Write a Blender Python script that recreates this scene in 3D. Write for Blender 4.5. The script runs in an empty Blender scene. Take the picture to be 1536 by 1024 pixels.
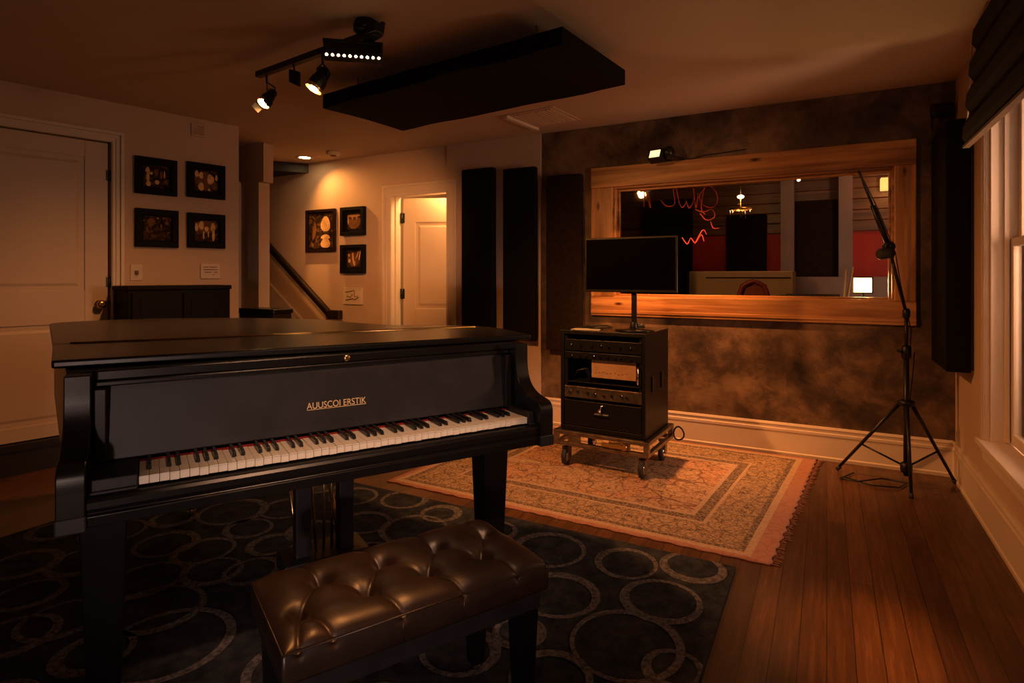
import bpy, bmesh, math, random
from mathutils import Vector, Matrix
from math import sin, cos, pi, radians, atan2, hypot
random.seed(7)
C = bpy.context.scene.collection
# ------------------------------------------------------------------ camera
F_PX, CX, CY, EYE = 877.0, 768.0, 415.0, 1.25      # focal length and horizon of the photograph (1536 x 1024)
CEIL = 2.475
cd = bpy.data.cameras.new('camera'); cam = bpy.data.objects.new('camera', cd); C.objects.link(cam)
cam.location = (0, 0, EYE); cam.rotation_euler = (pi/2, 0, 0)
cd.sensor_width = 36; cd.lens = 36*F_PX/1536; cd.shift_y = -(512-CY)/1536; cd.clip_start = 0.05
bpy.context.scene.camera = cam
# ------------------------------------------------------------------ world, exposure
sc = bpy.context.scene
sc.view_settings.view_transform = 'Standard'; sc.view_settings.look = 'None'
sc.view_settings.gamma = 1; sc.view_settings.use_curve_mapping = False
sc.view_settings.exposure = 1.0
w = bpy.data.worlds.new('world'); sc.world = w; w.use_nodes = True
w.node_tree.nodes['Background'].inputs[0].default_value = (1.0, 0.42, 0.16, 1)
w.node_tree.nodes['Background'].inputs[1].default_value = 0.006
# ------------------------------------------------------------------ light helpers and the large lights
WARM = (1.0, 0.36, 0.092)
def aim(o, tgt):
    d = Vector(tgt)-o.location; o.rotation_euler = d.to_track_quat('-Z', 'Y').to_euler()
def spot(name, loc, tgt, power, size, blend=.5, rad=.03, col=WARM):
    l = bpy.data.lights.new(name, 'SPOT'); l.energy = power; l.spot_size = radians(size); l.spot_blend = blend
    l.shadow_soft_size = rad; l.color = col
    o = bpy.data.objects.new(name, l); C.objects.link(o); o.location = loc; aim(o, tgt); return o
def point(name, loc, power, rad=.03, col=WARM):
    l = bpy.data.lights.new(name, 'POINT'); l.energy = power; l.shadow_soft_size = rad; l.color = col
    o = bpy.data.objects.new(name, l); C.objects.link(o); o.location = loc; return o
def area(name, loc, tgt, power, sx, sy, col=WARM):
    l = bpy.data.lights.new(name, 'AREA'); l.shape = 'RECTANGLE'; l.size = sx; l.size_y = sy; l.energy = power; l.color = col
    o = bpy.data.objects.new(name, l); C.objects.link(o); o.location = loc; aim(o, tgt); return o
# dusk light outside the sash window
area('window_daylight', (2.93, 2.0, 1.5), (2.35, 3.2, 1.3), 26, .5, 1.2, (1.0, .56, .34))
# fill lights added behind the camera for the piano front, no fittings
area('rear_fill_light', (-.35, -1.4, .68), (-.7, 1.9, .6), 2.5, .8, .25, (1.0, .55, .38))
spot('rear_fill_piano', (-.2, -1.2, .84), (-.58, 2.0, .66), 46, 36, .9, .05, (1.0, .68, .58))
# unseen ceiling spots standing in over bench and keys, then added fills
spot('rear_spot_bench', (-.22, 1.42, 2.42), (-.44, 1.36, .45), 48, 24, 1.0, .035, WARM)
spot('rear_spot_keys', (.15, .7, 2.42), (-.42, 1.92, .75), 62, 38, 1.0, .04, (1.0, .50, .27))
spot('floor_pool_fill', (.75, .7, 2.42), (1.19, 1.98, 0), 210, 17, 1.0, .06, WARM)  # added spot painting a light pool on the floor in place of a reflection
spot('ceiling_fill', (.3, -.3, .80), (2.0, 3.1, 2.475), 11, 46, 1.0, .04, (1.0, .45, .20))  # added low fill aimed up to brighten the ceiling at the right
# ------------------------------------------------------------------ frames of reference for walls
class Frame:
    def __init__(s, o, ang): s.o = Vector((o[0], o[1], 0)); s.a = ang; s.x = Vector((cos(ang), sin(ang), 0)); s.y = Vector((-sin(ang), cos(ang), 0))
    def w(s, x, y=0, z=0): return s.o+s.x*x+s.y*y+Vector((0, 0, z))
    def hit(s, px, py, y=0.0):            # point of the plane (local y) seen at a pixel -> local x, z
        r = Vector(((px-CX)/F_PX, 1, (CY-py)/F_PX)); n = s.y
        t = (s.o+s.y*y-Vector((0, 0, 0))).dot(n)/r.dot(n)
        p = r*t; return (p-s.o).dot(s.x), p.z+EYE
A28 = radians(28.3)
FA = Frame((2.771, 3.654), -A28)                    # back wall, x<0 runs left from the right hand corner
FR = Frame((2.771, 3.654), -A28-pi/2)               # right wall, x>0 runs toward the camera
FD = Frame((-2.232, 4.775), radians(49.8))          # wall with the closed door, x<0 runs left
FP = Frame((-.9815, 1.5375), radians(32.0))         # piano: x along the keys, y away from the player
FB = Frame((-.4836, 1.238), radians(34.0))          # bench
def floor_at(px, py, z=0):
    Y = (EYE-z)*F_PX/(py-CY); return Vector(((px-CX)/F_PX*Y, Y, z))
# ------------------------------------------------------------------ object helpers
def props(o, label=None, cat=None, group=None, kind=None):
    if label: o['label'] = label
    if cat: o['category'] = cat
    if group: o['group'] = group
    if kind: o['kind'] = kind
    return o
def thing(name, label, cat, fr=None, loc=(0, 0, 0), rz=0, group=None):
    o = bpy.data.objects.new(name, None); C.objects.link(o); o.empty_display_size = .1
    if fr: o.location = fr.w(*loc); o.rotation_euler = (0, 0, fr.a+rz)
    else: o.location = loc; o.rotation_euler = (0, 0, rz)
    return props(o, label, cat, group)
class MB:
    def __init__(s): s.bm = bmesh.new(); s.mi = 0
    def face(s, vs, smooth=False):
        try: f = s.bm.faces.new(vs)
        except ValueError: return None
        f.material_index = s.mi; f.smooth = smooth; return f
    def box(s, x0, x1, y0, y1, z0, z1):
        v = [s.bm.verts.new(p) for p in ((x0,y0,z0),(x1,y0,z0),(x1,y1,z0),(x0,y1,z0),(x0,y0,z1),(x1,y0,z1),(x1,y1,z1),(x0,y1,z1))]
        for q in ((0,3,2,1),(4,5,6,7),(0,1,5,4),(1,2,6,5),(2,3,7,6),(3,0,4,7)): s.face([v[i] for i in q])
        return s
    def hexa(s, bot, top):
        v = [s.bm.verts.new(p) for p in list(bot)+list(top)]; n = len(bot)
        s.face(v[:n][::-1]); s.face(v[n:])
        for i in range(n): s.face([v[i], v[(i+1) % n], v[n+(i+1) % n], v[n+i]])
        return s
    def prism(s, poly, z0, z1): return s.hexa([(x, y, z0) for x, y in poly], [(x, y, z1) for x, y in poly])
    def prof_x(s, poly, x0, x1, smooth=False):     # profile (y,z) extruded along x
        a = [s.bm.verts.new((x0, y, z)) for y, z in poly]; b = [s.bm.verts.new((x1, y, z)) for y, z in poly]; n = len(poly)
        s.face(a); s.face(b[::-1])
        for i in range(n): s.face([a[i], b[i], b[(i+1) % n], a[(i+1) % n]][::-1], smooth)
        return s
    def prof_y(s, poly, y0, y1):
        a = [s.bm.verts.new((x, y0, z)) for x, z in poly]; b = [s.bm.verts.new((x, y1, z)) for x, z in poly]; n = len(poly)
        s.face(a); s.face(b[::-1])
        for i in range(n): s.face([a[i], b[i], b[(i+1) % n], a[(i+1) % n]][::-1])
        return s
    def tube(s, pts, r, n=10, cap=True):
        pts = [Vector(p) for p in pts]; rs = r if isinstance(r, (list, tuple)) else [r]*len(pts); prev = None; rings = []
        for i, p in enumerate(pts):
            d = (pts[min(i+1, len(pts)-1)]-pts[max(i-1, 0)]).normalized()
            u = Vector((0, 0, 1)) if prev is None else prev
            if abs(d.dot(u)) > .95: u = Vector((1, 0, 0)) if abs(d.x) < .9 else Vector((0, 1, 0))
            a = d.cross(u).normalized(); b = d.cross(a).normalized(); prev = -b if prev is None else a.cross(d).normalized()
            rings.append([s.bm.verts.new(p+(a*cos(2*pi*k/n)+b*sin(2*pi*k/n))*rs[i]) for k in range(n)])
        for q in range(len(rings)-1):
            for k in range(n): s.face([rings[q][k], rings[q][(k+1) % n], rings[q+1][(k+1) % n], rings[q+1][k]], True)
        if cap: s.face(rings[0][::-1]); s.face(rings[-1])
        return s
    def cyl(s, p0, p1, r0, r1=None, n=20): return s.tube([p0, p1], [r0, r0 if r1 is None else r1], n)
    def lathe(s, prof, c=(0, 0, 0), axis=(0, 0, 1), n=24, cap=True):
        ax = Vector(axis).normalized(); u = ax.orthogonal().normalized(); v = ax.cross(u); c = Vector(c); R = []
        for r, h in prof: R.append([s.bm.verts.new(c+ax*h+(u*cos(2*pi*k/n)+v*sin(2*pi*k/n))*max(r, 1e-4)) for k in range(n)])
        for q in range(len(R)-1):
            for k in range(n): s.face([R[q][k], R[q][(k+1) % n], R[q+1][(k+1) % n], R[q+1][k]], True)
        if cap: s.face(R[0][::-1]); s.face(R[-1])
        return s
    def sphere(s, c, r, sx=1, sy=1, sz=1, n=16):
        g = bmesh.ops.create_uvsphere(s.bm, u_segments=n, v_segments=n//2+2, radius=r)
        for v in g['verts']: v.co = Vector((v.co.x*sx, v.co.y*sy, v.co.z*sz))+Vector(c)
        for f in {f for v in g['verts'] for f in v.link_faces}: f.smooth = True; f.material_index = s.mi
        return s
    def disc(s, c, rx, rz, y, n=14, rot=0, wob=0):       # ellipse in an x-z plane facing -y
        vs = []
        for k in range(n):
            a = 2*pi*k/n; q = 1+wob*sin(3*a+c[0]*50)
            x = rx*cos(a)*q; z = rz*sin(a)*q
            vs.append(s.bm.verts.new((c[0]+x*cos(rot)-z*sin(rot), y, c[1]+x*sin(rot)+z*cos(rot))))
        s.face(vs); return s
    def build(s, name, mats, parent=None, bevel=0, seg=2, fr=None, loc=None, recalc=True, sub=0):
        if recalc: bmesh.ops.recalc_face_normals(s.bm, faces=s.bm.faces)
        me = bpy.data.meshes.new(name); s.bm.to_mesh(me); s.bm.free()
        for m in (mats if isinstance(mats, (list, tuple)) else [mats]): me.materials.append(m)
        o = bpy.data.objects.new(name, me); C.objects.link(o)
        if parent: o.parent = parent
        if fr: o.location = fr.w(*(loc or (0, 0, 0))); o.rotation_euler = (0, 0, fr.a)
        elif loc: o.location = loc
        if bevel:
            b = o.modifiers.new('b', 'BEVEL'); b.width = bevel; b.segments = seg; b.limit_method = 'ANGLE'; b.angle_limit = radians(40); b.harden_normals = False
        if sub: q = o.modifiers.new('s', 'SUBSURF'); q.levels = q.render_levels = sub
        return o
def struct(o): return props(o, kind='structure')
# ------------------------------------------------------------------ materials
class NT:
    def __init__(s, name):
        s.m = bpy.data.materials.new(name); s.m.use_nodes = True; s.n = s.m.node_tree.nodes; s.l = s.m.node_tree.links
        s.p = s.n['Principled BSDF']
    def nd(s, t, **k):
        n = s.n.new(t)
        for a, b in k.items():
            if a.startswith('i_'):
                key = a[2:]; n.inputs[int(key) if key.isdigit() else key.replace('_', ' ')].default_value = b
            else: setattr(n, a, b)
        return n
    def ln(s, a, b): s.l.new(a, b)
    def ramp(s, src, stops, interp='LINEAR'):
        r = s.n.new('ShaderNodeValToRGB'); r.color_ramp.interpolation = interp; e = r.color_ramp.elements
        while len(e) < len(stops): e.new(.5)
        for q, (p, c) in zip(e, stops): q.position = p; q.color = (*c, 1) if len(c) == 3 else c
        s.ln(src, r.inputs[0]); return r.outputs[0]
    def coords(s, kind='Object', scale=(1, 1, 1), rot=(0, 0, 0)):
        t = s.nd('ShaderNodeTexCoord'); m = s.nd('ShaderNodeMapping'); m.inputs['Scale'].default_value = scale; m.inputs['Rotation'].default_value = rot
        s.ln(t.outputs[kind], m.inputs[0]); return m.outputs[0]
    def noise(s, v, scale, detail=4, rough=.5, dist=0):
        n = s.nd('ShaderNodeTexNoise', i_Scale=scale, i_Detail=detail, i_Roughness=rough, i_Distortion=dist); s.ln(v, n.inputs['Vector']); return n.outputs['Fac']
    def mix(s, f, a, b, mode='MIX'):
        n = s.nd('ShaderNodeMix', data_type='RGBA', blend_type=mode)
        for i, x in ((0, f), (6, a), (7, b)):
            if hasattr(x, 'default_value') or hasattr(x, 'links'): s.ln(x, n.inputs[i])
            else: n.inputs[i].default_value = x if i == 0 else (*x, 1)
        return n.outputs[2]
    def math(s, op, a, b=0.0, c=None):
        n = s.nd('ShaderNodeMath', operation=op)
        for i, x in enumerate((a, b) if c is None else (a, b, c)):
            if isinstance(x, (int, float)): n.inputs[i].default_value = x
            else: s.ln(x, n.inputs[i])
        return n.outputs[0]
    def bump(s, h, st=.2, d=.01):
        b = s.nd('ShaderNodeBump', i_Strength=st, i_Distance=d); s.ln(h, b.inputs['Height']); s.ln(b.outputs[0], s.p.inputs['Normal'])
def simple(name, col, rough=.5, metal=0, var=.12, vs=8, bump=0, bs=60, coat=0, spec=None):
    t = NT(name); v = t.coords(); n = t.noise(v, vs, 5, .6)
    a = tuple(max(0, c*(1-var)) for c in col); b = tuple(min(1, c*(1+var)) for c in col)
    t.ln(t.ramp(n, [(.3, a), (.7, b)]), t.p.inputs['Base Color'])
    t.p.inputs['Roughness'].default_value = rough; t.p.inputs['Metallic'].default_value = metal
    if coat: t.p.inputs['Coat Weight'].default_value = coat; t.p.inputs['Coat Roughness'].default_value = .12
    if spec is not None: t.p.inputs['Specular IOR Level'].default_value = spec
    if bump: t.bump(t.noise(v, bs, 4), bump, .004)
    return t.m
def emit(name, col, st):
    t = NT(name); t.p.inputs['Base Color'].default_value = (0, 0, 0, 1); v = t.coords(); n = t.noise(v, 3)
    t.ln(t.ramp(n, [(0, tuple(c*.9 for c in col)), (1, col)]), t.p.inputs['Emission Color']); t.p.inputs['Emission Strength'].default_value = st
    return t.m
M = {}
M['wall'] = simple('warm_wall_paint', (.54, .40, .30), .75, var=.05, vs=2, bump=.08, bs=120)
M['ceil'] = simple('ceiling_paint', (.52, .39, .29), .85, var=.05, vs=1.5, bump=.05, bs=100)
M['trim'] = simple('white_trim_paint', (.66, .55, .46), .42, var=.04, vs=5)
M['door'] = simple('white_door_paint', (.58, .45, .36), .45, var=.05, vs=3)
M['lacq'] = simple('ebony_lacquer', (.006, .0055, .006), .3, var=.3, vs=6, bump=.03, bs=30, spec=.4)
M['satin'] = simple('worn_satin_ebony', (.017, .0155, .018), .45, var=.35, vs=9, bump=.05, bs=40, spec=.4)
M['gap'] = simple('dark_recess', (.003, .0025, .0025), .8, spec=.2)
M['matblack'] = simple('matte_black_paint', (.004, .0035, .0035), .7, spec=.15)
M['ivory'] = simple('aged_ivory', (.80, .74, .62), .32, var=.08, vs=14)
M['ebony'] = simple('black_key', (.01, .01, .01), .25)
M['felt'] = simple('red_felt', (.28, .015, .02), .9)
M['gold'] = simple('gold_leaf', (.80, .58, .30), .4, metal=.2)
M['brass'] = simple('brass', (.70, .48, .20), .28, metal=1, var=.1)
M['steel'] = simple('worn_steel', (.28, .22, .17), .34, metal=.9, var=.45, vs=18, bump=.2, bs=50)
M['chrome'] = simple('chrome', (.75, .72, .70), .14, metal=1, var=.05)
M['blackmetal'] = simple('black_metal', (.012, .012, .012), .35, metal=.3)
M['plastic'] = simple('black_plastic', (.005, .0045, .0045), .42, spec=.35)
M['rubber'] = simple('rubber', (.02, .02, .02), .7)
M['fabric'] = simple('black_fabric', (.006, .0045, .004), .95, var=.2, vs=60, bump=.2, bs=400, spec=.15)
M['tweed'] = simple('dark_brown_fabric', (.018, .010, .006), .95, var=.35, vs=30, bump=.25, bs=300, spec=.15)
M['railwood'] = simple('dark_stained_rail', (.014, .005, .003), .38, var=.4, vs=12)
M['screen'] = simple('monitor_screen', (.002, .0015, .0015), .12, spec=.3)
M['carton'] = simple('tan_faceplate', (.42, .25, .13), .55, var=.15, vs=20)
M['paper'] = simple('paper', (.66, .60, .50), .7, var=.05)
M['plateface'] = simple('wall_plate', (.60, .50, .40), .5, var=.05)
M['ink'] = simple('ink', (.16, .09, .05), .7)
M['cable'] = simple('cable', (.01, .01, .01), .5)
M['bulb'] = emit('halogen_bulb', (1.0, .62, .26), 60)
M['led'] = emit('warm_led', (1.0, .62, .25), 9)
M['lens'] = emit('downlight_lens', (1.0, .66, .30), 22)
M['flood'] = emit('flood_face', (1.0, .66, .32), .9)
M['booth_led'] = emit('booth_panel_light', (1.0, .64, .28), 16)
M['sconce'] = emit('sconce_shade', (1.0, .50, .12), .9)
M['red'] = simple('red_wall_paint', (.40, .012, .006), .6, var=.2, vs=2)
M['redink'] = simple('red_paint_marker', (.28, .012, .010), .6)
M['mauve'] = simple('grey_pillar_paint', (.22, .165, .165), .6, var=.1, vs=3)
M['console'] = simple('olive_cream_laminate', (.42, .36, .24), .5, var=.06)
M['redleather'] = simple('oxblood_leather', (.12, .015, .01), .4)
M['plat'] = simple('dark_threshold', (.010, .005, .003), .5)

t = NT('dark_mottled_plaster'); v = t.coords()
n1 = t.noise(v, 1.3, 7, .62, .6); n2 = t.noise(v, 5.5, 8, .7, .4)
mx = t.math('ADD', t.math('MULTIPLY', n1, .65), t.math('MULTIPLY', n2, .35))
t.ln(t.ramp(mx, [(.38, (.018, .010, .007)), (.47, (.070, .040, .024)), (.54, (.16, .095, .055)), (.64, (.27, .17, .10))]), t.p.inputs['Base Color'])
t.p.inputs['Roughness'].default_value = .55; t.bump(t.math('ADD', n2, t.math('MULTIPLY', t.noise(v, 22, 6, .7), .4)), .35, .012); M['plaster'] = t.m

def wood(name, cols, axis=0, stretch=14, rough=.42, knots=False, sc_=3.0):
    t = NT(name); s_ = [stretch]*3; s_[axis] = 1.0
    v = t.coords(scale=tuple(x*.25*sc_ for x in s_)); g = t.noise(v, 1.6, 8, .62, .5)
    base = t.ramp(g, [(.3, cols[0]), (.5, cols[1]), (.7, cols[2])])
    if knots:
        v2 = t.coords(scale=(3.0 if axis == 0 else 8, 7, 8 if axis == 0 else 3.0)); vo = t.nd('ShaderNodeTexVoronoi', i_Scale=1.0); t.ln(v2, vo.inputs['Vector'])
        k = t.ramp(vo.outputs['Distance'], [(.05, (.12, .035, .012)), (.14, (1, 1, 1))]); base = t.mix(1.0, base, k, 'MULTIPLY'); base = t.mix(1.0, base, t.ramp(t.noise(v, .7, 3, .6, 1.5), [(.35, (.55, .48, .42)), (.6, (1.15, 1.1, 1.05))]), 'MULTIPLY')
    t.ln(base, t.p.inputs['Base Color']); t.p.inputs['Roughness'].default_value = rough; t.bump(g, .12, .004); return t.m
PINE = [(.22, .085, .027), (.38, .18, .060), (.54, .30, .11)]
M['pine_h'] = wood('knotty_pine_boards', PINE, 0, knots=True)
M['pine_v'] = wood('knotty_pine_uprights', PINE, 2, knots=True)
M['blindwood'] = wood('booth_slat_wood', [(.05, .022, .010), (.11, .052, .022), (.20, .10, .045)], 0, 20)

# floor: narrow dark stained planks running along the right hand wall
t = NT('dark_oak_floor'); v = t.coords(rot=(0, 0, 0))
br = t.nd('ShaderNodeTexBrick', i_Scale=1.0); br.offset = .37; br.inputs['Brick Width'].default_value = 1.7; br.inputs['Row Height'].default_value = .083
br.inputs['Mortar Size'].default_value = .0014; br.inputs['Color1'].default_value = (.0, .0, .0, 1); br.inputs['Color2'].default_value = (1, 1, 1, 1); br.inputs['Mortar'].default_value = (.5, .5, .5, 1)
t.ln(v, br.inputs['Vector'])
g = t.math('ADD', t.math('MULTIPLY', t.noise(t.coords(scale=(2.2, 40, 1)), 1.5, 8, .65, .8), .72), t.math('MULTIPLY', t.noise(t.coords(scale=(14, 90, 1)), 1.8, 4, .7, 1.5), .28))
c0 = t.ramp(g, [(.3, (.042, .0175, .0085)), (.52, (.10, .043, .019)), (.72, (.19, .088, .040))])
tint = t.ramp(br.outputs['Color'], [(0, (.62, .60, .60)), (1, (1.25, 1.2, 1.15))])
c1 = t.mix(1.0, c0, tint, 'MULTIPLY'); c2 = t.mix(br.outputs['Fac'], c1, (.008, .004, .002))
t.ln(c2, t.p.inputs['Base Color'])
t.ln(t.ramp(t.noise(v, 3, 5), [(.3, (.30,)*3), (.7, (.42,)*3)]), t.p.inputs['Roughness'])
hh = t.math('SUBTRACT', t.math('MULTIPLY', g, .35), br.outputs['Fac']); t.bump(hh, .25, .004); M['floor'] = t.m

# leather
t = NT('brown_black_leather'); v = t.coords()
t.ln(t.ramp(t.noise(v, 6, 5, .6), [(.3, (.014, .0075, .005)), (.7, (.034, .017, .010))]), t.p.inputs['Base Color'])
t.p.inputs['Roughness'].default_value = .40; t.p.inputs['Specular IOR Level'].default_value = .75
vo = t.nd('ShaderNodeTexVoronoi', i_Scale=330.0); t.ln(v, vo.inputs['Vector'])
t.bump(t.math('ADD', t.math('MULTIPLY', vo.outputs['Distance'], .5), t.noise(v, 45, 5, .6)), .16, .0016); M['leather'] = t.m

# blue-black rug with broken up rings
def carpet(name, a, b, vs):
    t = NT(name); v = t.coords(); n = t.noise(v, vs, 6, .75)
    t.ln(t.ramp(n, [(.38, a), (.62, b)]), t.p.inputs['Base Color']); t.p.inputs['Roughness'].default_value = .95; t.p.inputs['Specular IOR Level'].default_value = .1
    t.bump(t.noise(v, 260, 3), .6, .004); return t.m
M['rug_blue'] = carpet('charcoal_blue_pile', (.016, .019, .026), (.046, .049, .062), 14)
M['rug_ring'] = carpet('taupe_ring_pile', (.045, .043, .048), (.20, .18, .185), 60)
M['rug_edge'] = carpet('rug_binding', (.010, .010, .013), (.02, .02, .024), 30)

# persian rug (UV in metres)
def persian(name, W, D):
    t = NT(name); tc = t.nd('ShaderNodeTexCoord'); uv = tc.outputs['UV']
    sx = t.nd('ShaderNodeSeparateXYZ'); t.ln(uv, sx.inputs[0])
    X, Y = sx.outputs[0], sx.outputs[1]
    dx = t.math('MINIMUM', X, t.math('SUBTRACT', W-.05, X)); dy = t.math('MINIMUM', Y, t.math('SUBTRACT', D, Y)); d = t.math('MINIMUM', dx, dy)
    def lay(scale, dist, w0, seed):
        m = t.nd('ShaderNodeMapping'); m.inputs['Location'].default_value = (seed, seed*.7, 0); t.ln(uv, m.inputs[0])
        nz = t.nd('ShaderNodeTexNoise', i_Scale=scale*.5, i_Detail=3.0); t.ln(m.outputs[0], nz.inputs['Vector'])
        va = t.nd('ShaderNodeVectorMath', operation='MULTIPLY_ADD'); t.ln(nz.outputs['Color'], va.inputs[0]); va.inputs[1].default_value = (dist,)*3; t.ln(m.outputs[0], va.inputs[2])
        vo = t.nd('ShaderNodeTexVoronoi', i_Scale=scale, feature='DISTANCE_TO_EDGE'); t.ln(va.outputs[0], vo.inputs['Vector'])
        vc = t.nd('ShaderNodeTexVoronoi', i_Scale=scale); t.ln(va.outputs[0], vc.inputs['Vector'])
        return t.ramp(vo.outputs['Distance'], [(w0, (1, 1, 1)), (w0*2.2, (0, 0, 0))]), vc
    l1, c1 = lay(13, .16, .03, 0); l2, c2 = lay(42, .04, .05, 3.3); l3, c3 = lay(4.5, .45, .012, 7.7)
    def vines(scale, th_, seed):
        m = t.nd('ShaderNodeMapping'); m.inputs['Location'].default_value = (seed, seed, seed); t.ln(uv, m.inputs[0])
        n_ = t.noise(m.outputs[0], scale, 2.0, .5, .6); return t.ramp(t.math('ABSOLUTE', t.math('SUBTRACT', n_, .5)), [(th_, (1, 1, 1)), (th_*1.8, (0, 0, 0))])
    v1, v2 = vines(7, .006, 2.0), vines(11, .007, 9.0)
    big = t.ramp(c3.outputs['Color'], [(.28, (.62, .40, .24)), (.45, (.66, .30, .16)), (.6, (.56, .36, .22)), (.78, (.60, .43, .28))], 'CONSTANT')
    fld = t.mix(.55, big, (.62, .42, .27))
    spots = t.ramp(c1.outputs['Distance'], [(.10, (1, 1, 1)), (.16, (0, 0, 0))])
    fld = t.mix(t.math('MULTIPLY', spots, .8), fld, (.30, .075, .04))
    fld = t.mix(t.math('MULTIPLY', l2, .45), fld, (.18, .10, .06))
    fld = t.mix(t.math('MULTIPLY', l1, .35), fld, (.13, .08, .05)); fld = t.mix(t.math('MULTIPLY', v1, .85), fld, (.10, .065, .04)); fld = t.mix(t.math('MULTIPLY', v2, .8), fld, (.26, .08, .05))
    fld = t.mix(t.math('MULTIPLY', l3, .8), fld, (.15, .07, .04))
    bor = t.mix(t.math('MULTIPLY', spots, .8), (.50, .34, .21), (.30, .09, .06))
    bor = t.mix(t.math('MULTIPLY', l1, .6), bor, (.09, .065, .045)); bor = t.mix(t.math('MULTIPLY', v2, .9), bor, (.06, .045, .03)); bor = t.mix(t.math('MULTIPLY', l2, .6), bor, (.12, .08, .05))
    dk = t.mix(t.math('MULTIPLY', l2, .8), (.10, .075, .06), (.40, .28, .18))
    lt = t.mix(t.math('MULTIPLY', l2, .3), (.56, .40, .27), (.2, .1, .06))
    pk = t.mix(t.math('MULTIPLY', l1, .5), (.46, .22, .16), (.34, .12, .08))
    edge = [(0.0, pk), (.035, lt), (.07, dk), (.10, bor), (.30, lt), (.318, dk), (.375, lt), (.40, fld)]
    col = edge[0][1]
    for p, c in edge[1:]: col = t.mix(t.math('GREATER_THAN', d, p), col, c)
    endp = t.math('GREATER_THAN', X, W-.05); col = t.mix(endp, col, pk)
    fade = t.noise(tc.outputs['Object'], 1.5, 3); col = t.mix(t.math('MULTIPLY', fade, .2), col, (.50, .32, .22)); col = t.mix(1.0, col, (.86, .86, .90), 'MULTIPLY')
    t.ln(col, t.p.inputs['Base Color']); t.p.inputs['Roughness'].default_value = .95; t.p.inputs['Specular IOR Level'].default_value = .1
    t.bump(t.noise(tc.outputs['Object'], 200, 4), .4, .003); return t.m
M['glass'] = None
t = NT('window_glass'); t.n.remove(t.p); out = t.n['Material Output']
tr = t.nd('ShaderNodeBsdfTransparent'); tr.inputs[0].default_value = (.96, .94, .92, 1); gl = t.nd('ShaderNodeBsdfGlossy'); gl.inputs['Roughness'].default_value = .02
fr_ = t.nd('ShaderNodeFresnel', i_IOR=1.5); ms = t.nd('ShaderNodeMixShader'); t.ln(fr_.outputs[0], ms.inputs[0]); t.ln(tr.outputs[0], ms.inputs[1]); t.ln(gl.outputs[0], ms.inputs[2]); t.ln(ms.outputs[0], out.inputs[0])
M['glass'] = t.m
t = NT('dusk_glow'); t.p.inputs['Base Color'].default_value = (0, 0, 0, 1)
# ================================================================== THE SETTING
fb = MB(); fb.box(-9.5, 6, -5.5, 9, -.06, 0); 
fo = fb.build('floor', M['floor']); fo.rotation_euler = (0, 0, radians(90)-A28); struct(fo)
cb = MB(); cb.box(-7.5, 7, -3, 10, CEIL, CEIL+.08); struct(cb.build('ceiling', M['ceil']))

# window in the back wall: frame outline and glass
wx0 = FA.hit(888, 300)[0]; wx1 = FA.hit(1374, 300)[0]
gx0 = FA.hit(921, 300)[0]; gx1 = FA.hit(1341, 300)[0]
wz1 = (FA.hit(888, 254)[1]+FA.hit(1373, 208)[1])/2; wz0 = (FA.hit(888, 474)[1]+FA.hit(1373, 486)[1])/2
gz1 = (FA.hit(921, 281)[1]+FA.hit(1341, 249)[1])/2; gz0 = (FA.hit(921, 447)[1]+FA.hit(1341, 449)[1])/2
xs = FA.hit(813, 300)[0]                             # where the dark plaster begins
ox0, ox1, oz0, oz1 = gx0-.02, gx1+.02, gz0-.02, gz1+.02
b = MB(); T = .14
b.box(xs, ox0, 0, T, 0, CEIL); b.box(ox1, .14, 0, T, 0, CEIL); b.box(ox0, ox1, 0, T, 0, oz0); b.box(ox0, ox1, 0, T, oz1, CEIL)
struct(b.build('wall_back', M['plaster'], fr=FA))
dx0 = FA.hit(585, 300)[0]; dx1 = FA.hit(672, 300)[0]; dz = 2.07
b = MB(); b.box(-8.2, dx0, 0, T, 0, CEIL); b.box(dx1, xs-.006, -.012, T, 0, CEIL); b.box(dx0, dx1, 0, T, dz, CEIL)
struct(b.build('wall_hall', M['wall'], fr=FA))

# baseboards
def baseboard(name, fr, x0, x1, H=.225, segs=None):
    p = [(0, 0), (-.022, 0), (-.024, .02), (-.018, .028), (-.016, H-.065), (-.020, H-.058), (-.020, H-.042), (-.014, H-.038), (-.014, H-.02), (-.018, H-.014), (-.012, H), (0, H)]
    m = MB(); m.prof_x(p, x0, x1); return struct(m.build(name, M['trim'], fr=fr))
baseboard('baseboard_back', FA, xs, 0)
baseboard('baseboard_right', FR, 0, 6.2)
baseboard('baseboard_hall', FA, dx1+.12, xs-.008)

# right wall and sash window
sx0 = FR.hit(1485, 600)[0]; szb = FR.hit(1477, 661)[1]; sx1 = sx0+1.25; szt = 2.16
b = MB(); b.box(-.14, sx0, 0, .15, 0, CEIL); b.box(sx1, 6.4, 0, .15, 0, CEIL); b.box(sx0, sx1, 0, .15, 0, szb); b.box(sx0, sx1, 0, .15, szt, CEIL)
struct(b.build('wall_right', M['wall'], fr=FR))
zm = FR.hit(1512, 366, .1)[1]
wn = MB()
wn.box(sx0-.05, sx0-.002, -.018, 0, szb, szt+.05); wn.box(sx0-.05, sx0-.036, -.026, -.018, szb, szt+.05); wn.box(sx0-.014, sx0-.004, -.024, -.018, szb, szt+.05)
wn.box(sx1+.002, sx1+.06, -.018, 0, szb, szt+.05)
wn.box(sx0-.002, sx0+.016, 0, .145, szb, szt); wn.box(sx1-.016, sx1, 0, .145, szb, szt)
wn.box(sx0+.016, sx0+.03, .05, .07, szb+.03, szt)
wo = struct(wn.build('window_1', M['trim'], fr=FR, bevel=.002))
def rel(mb, name, mat, parent, **k): return mb.build(name, mat, parent, **k)
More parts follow.
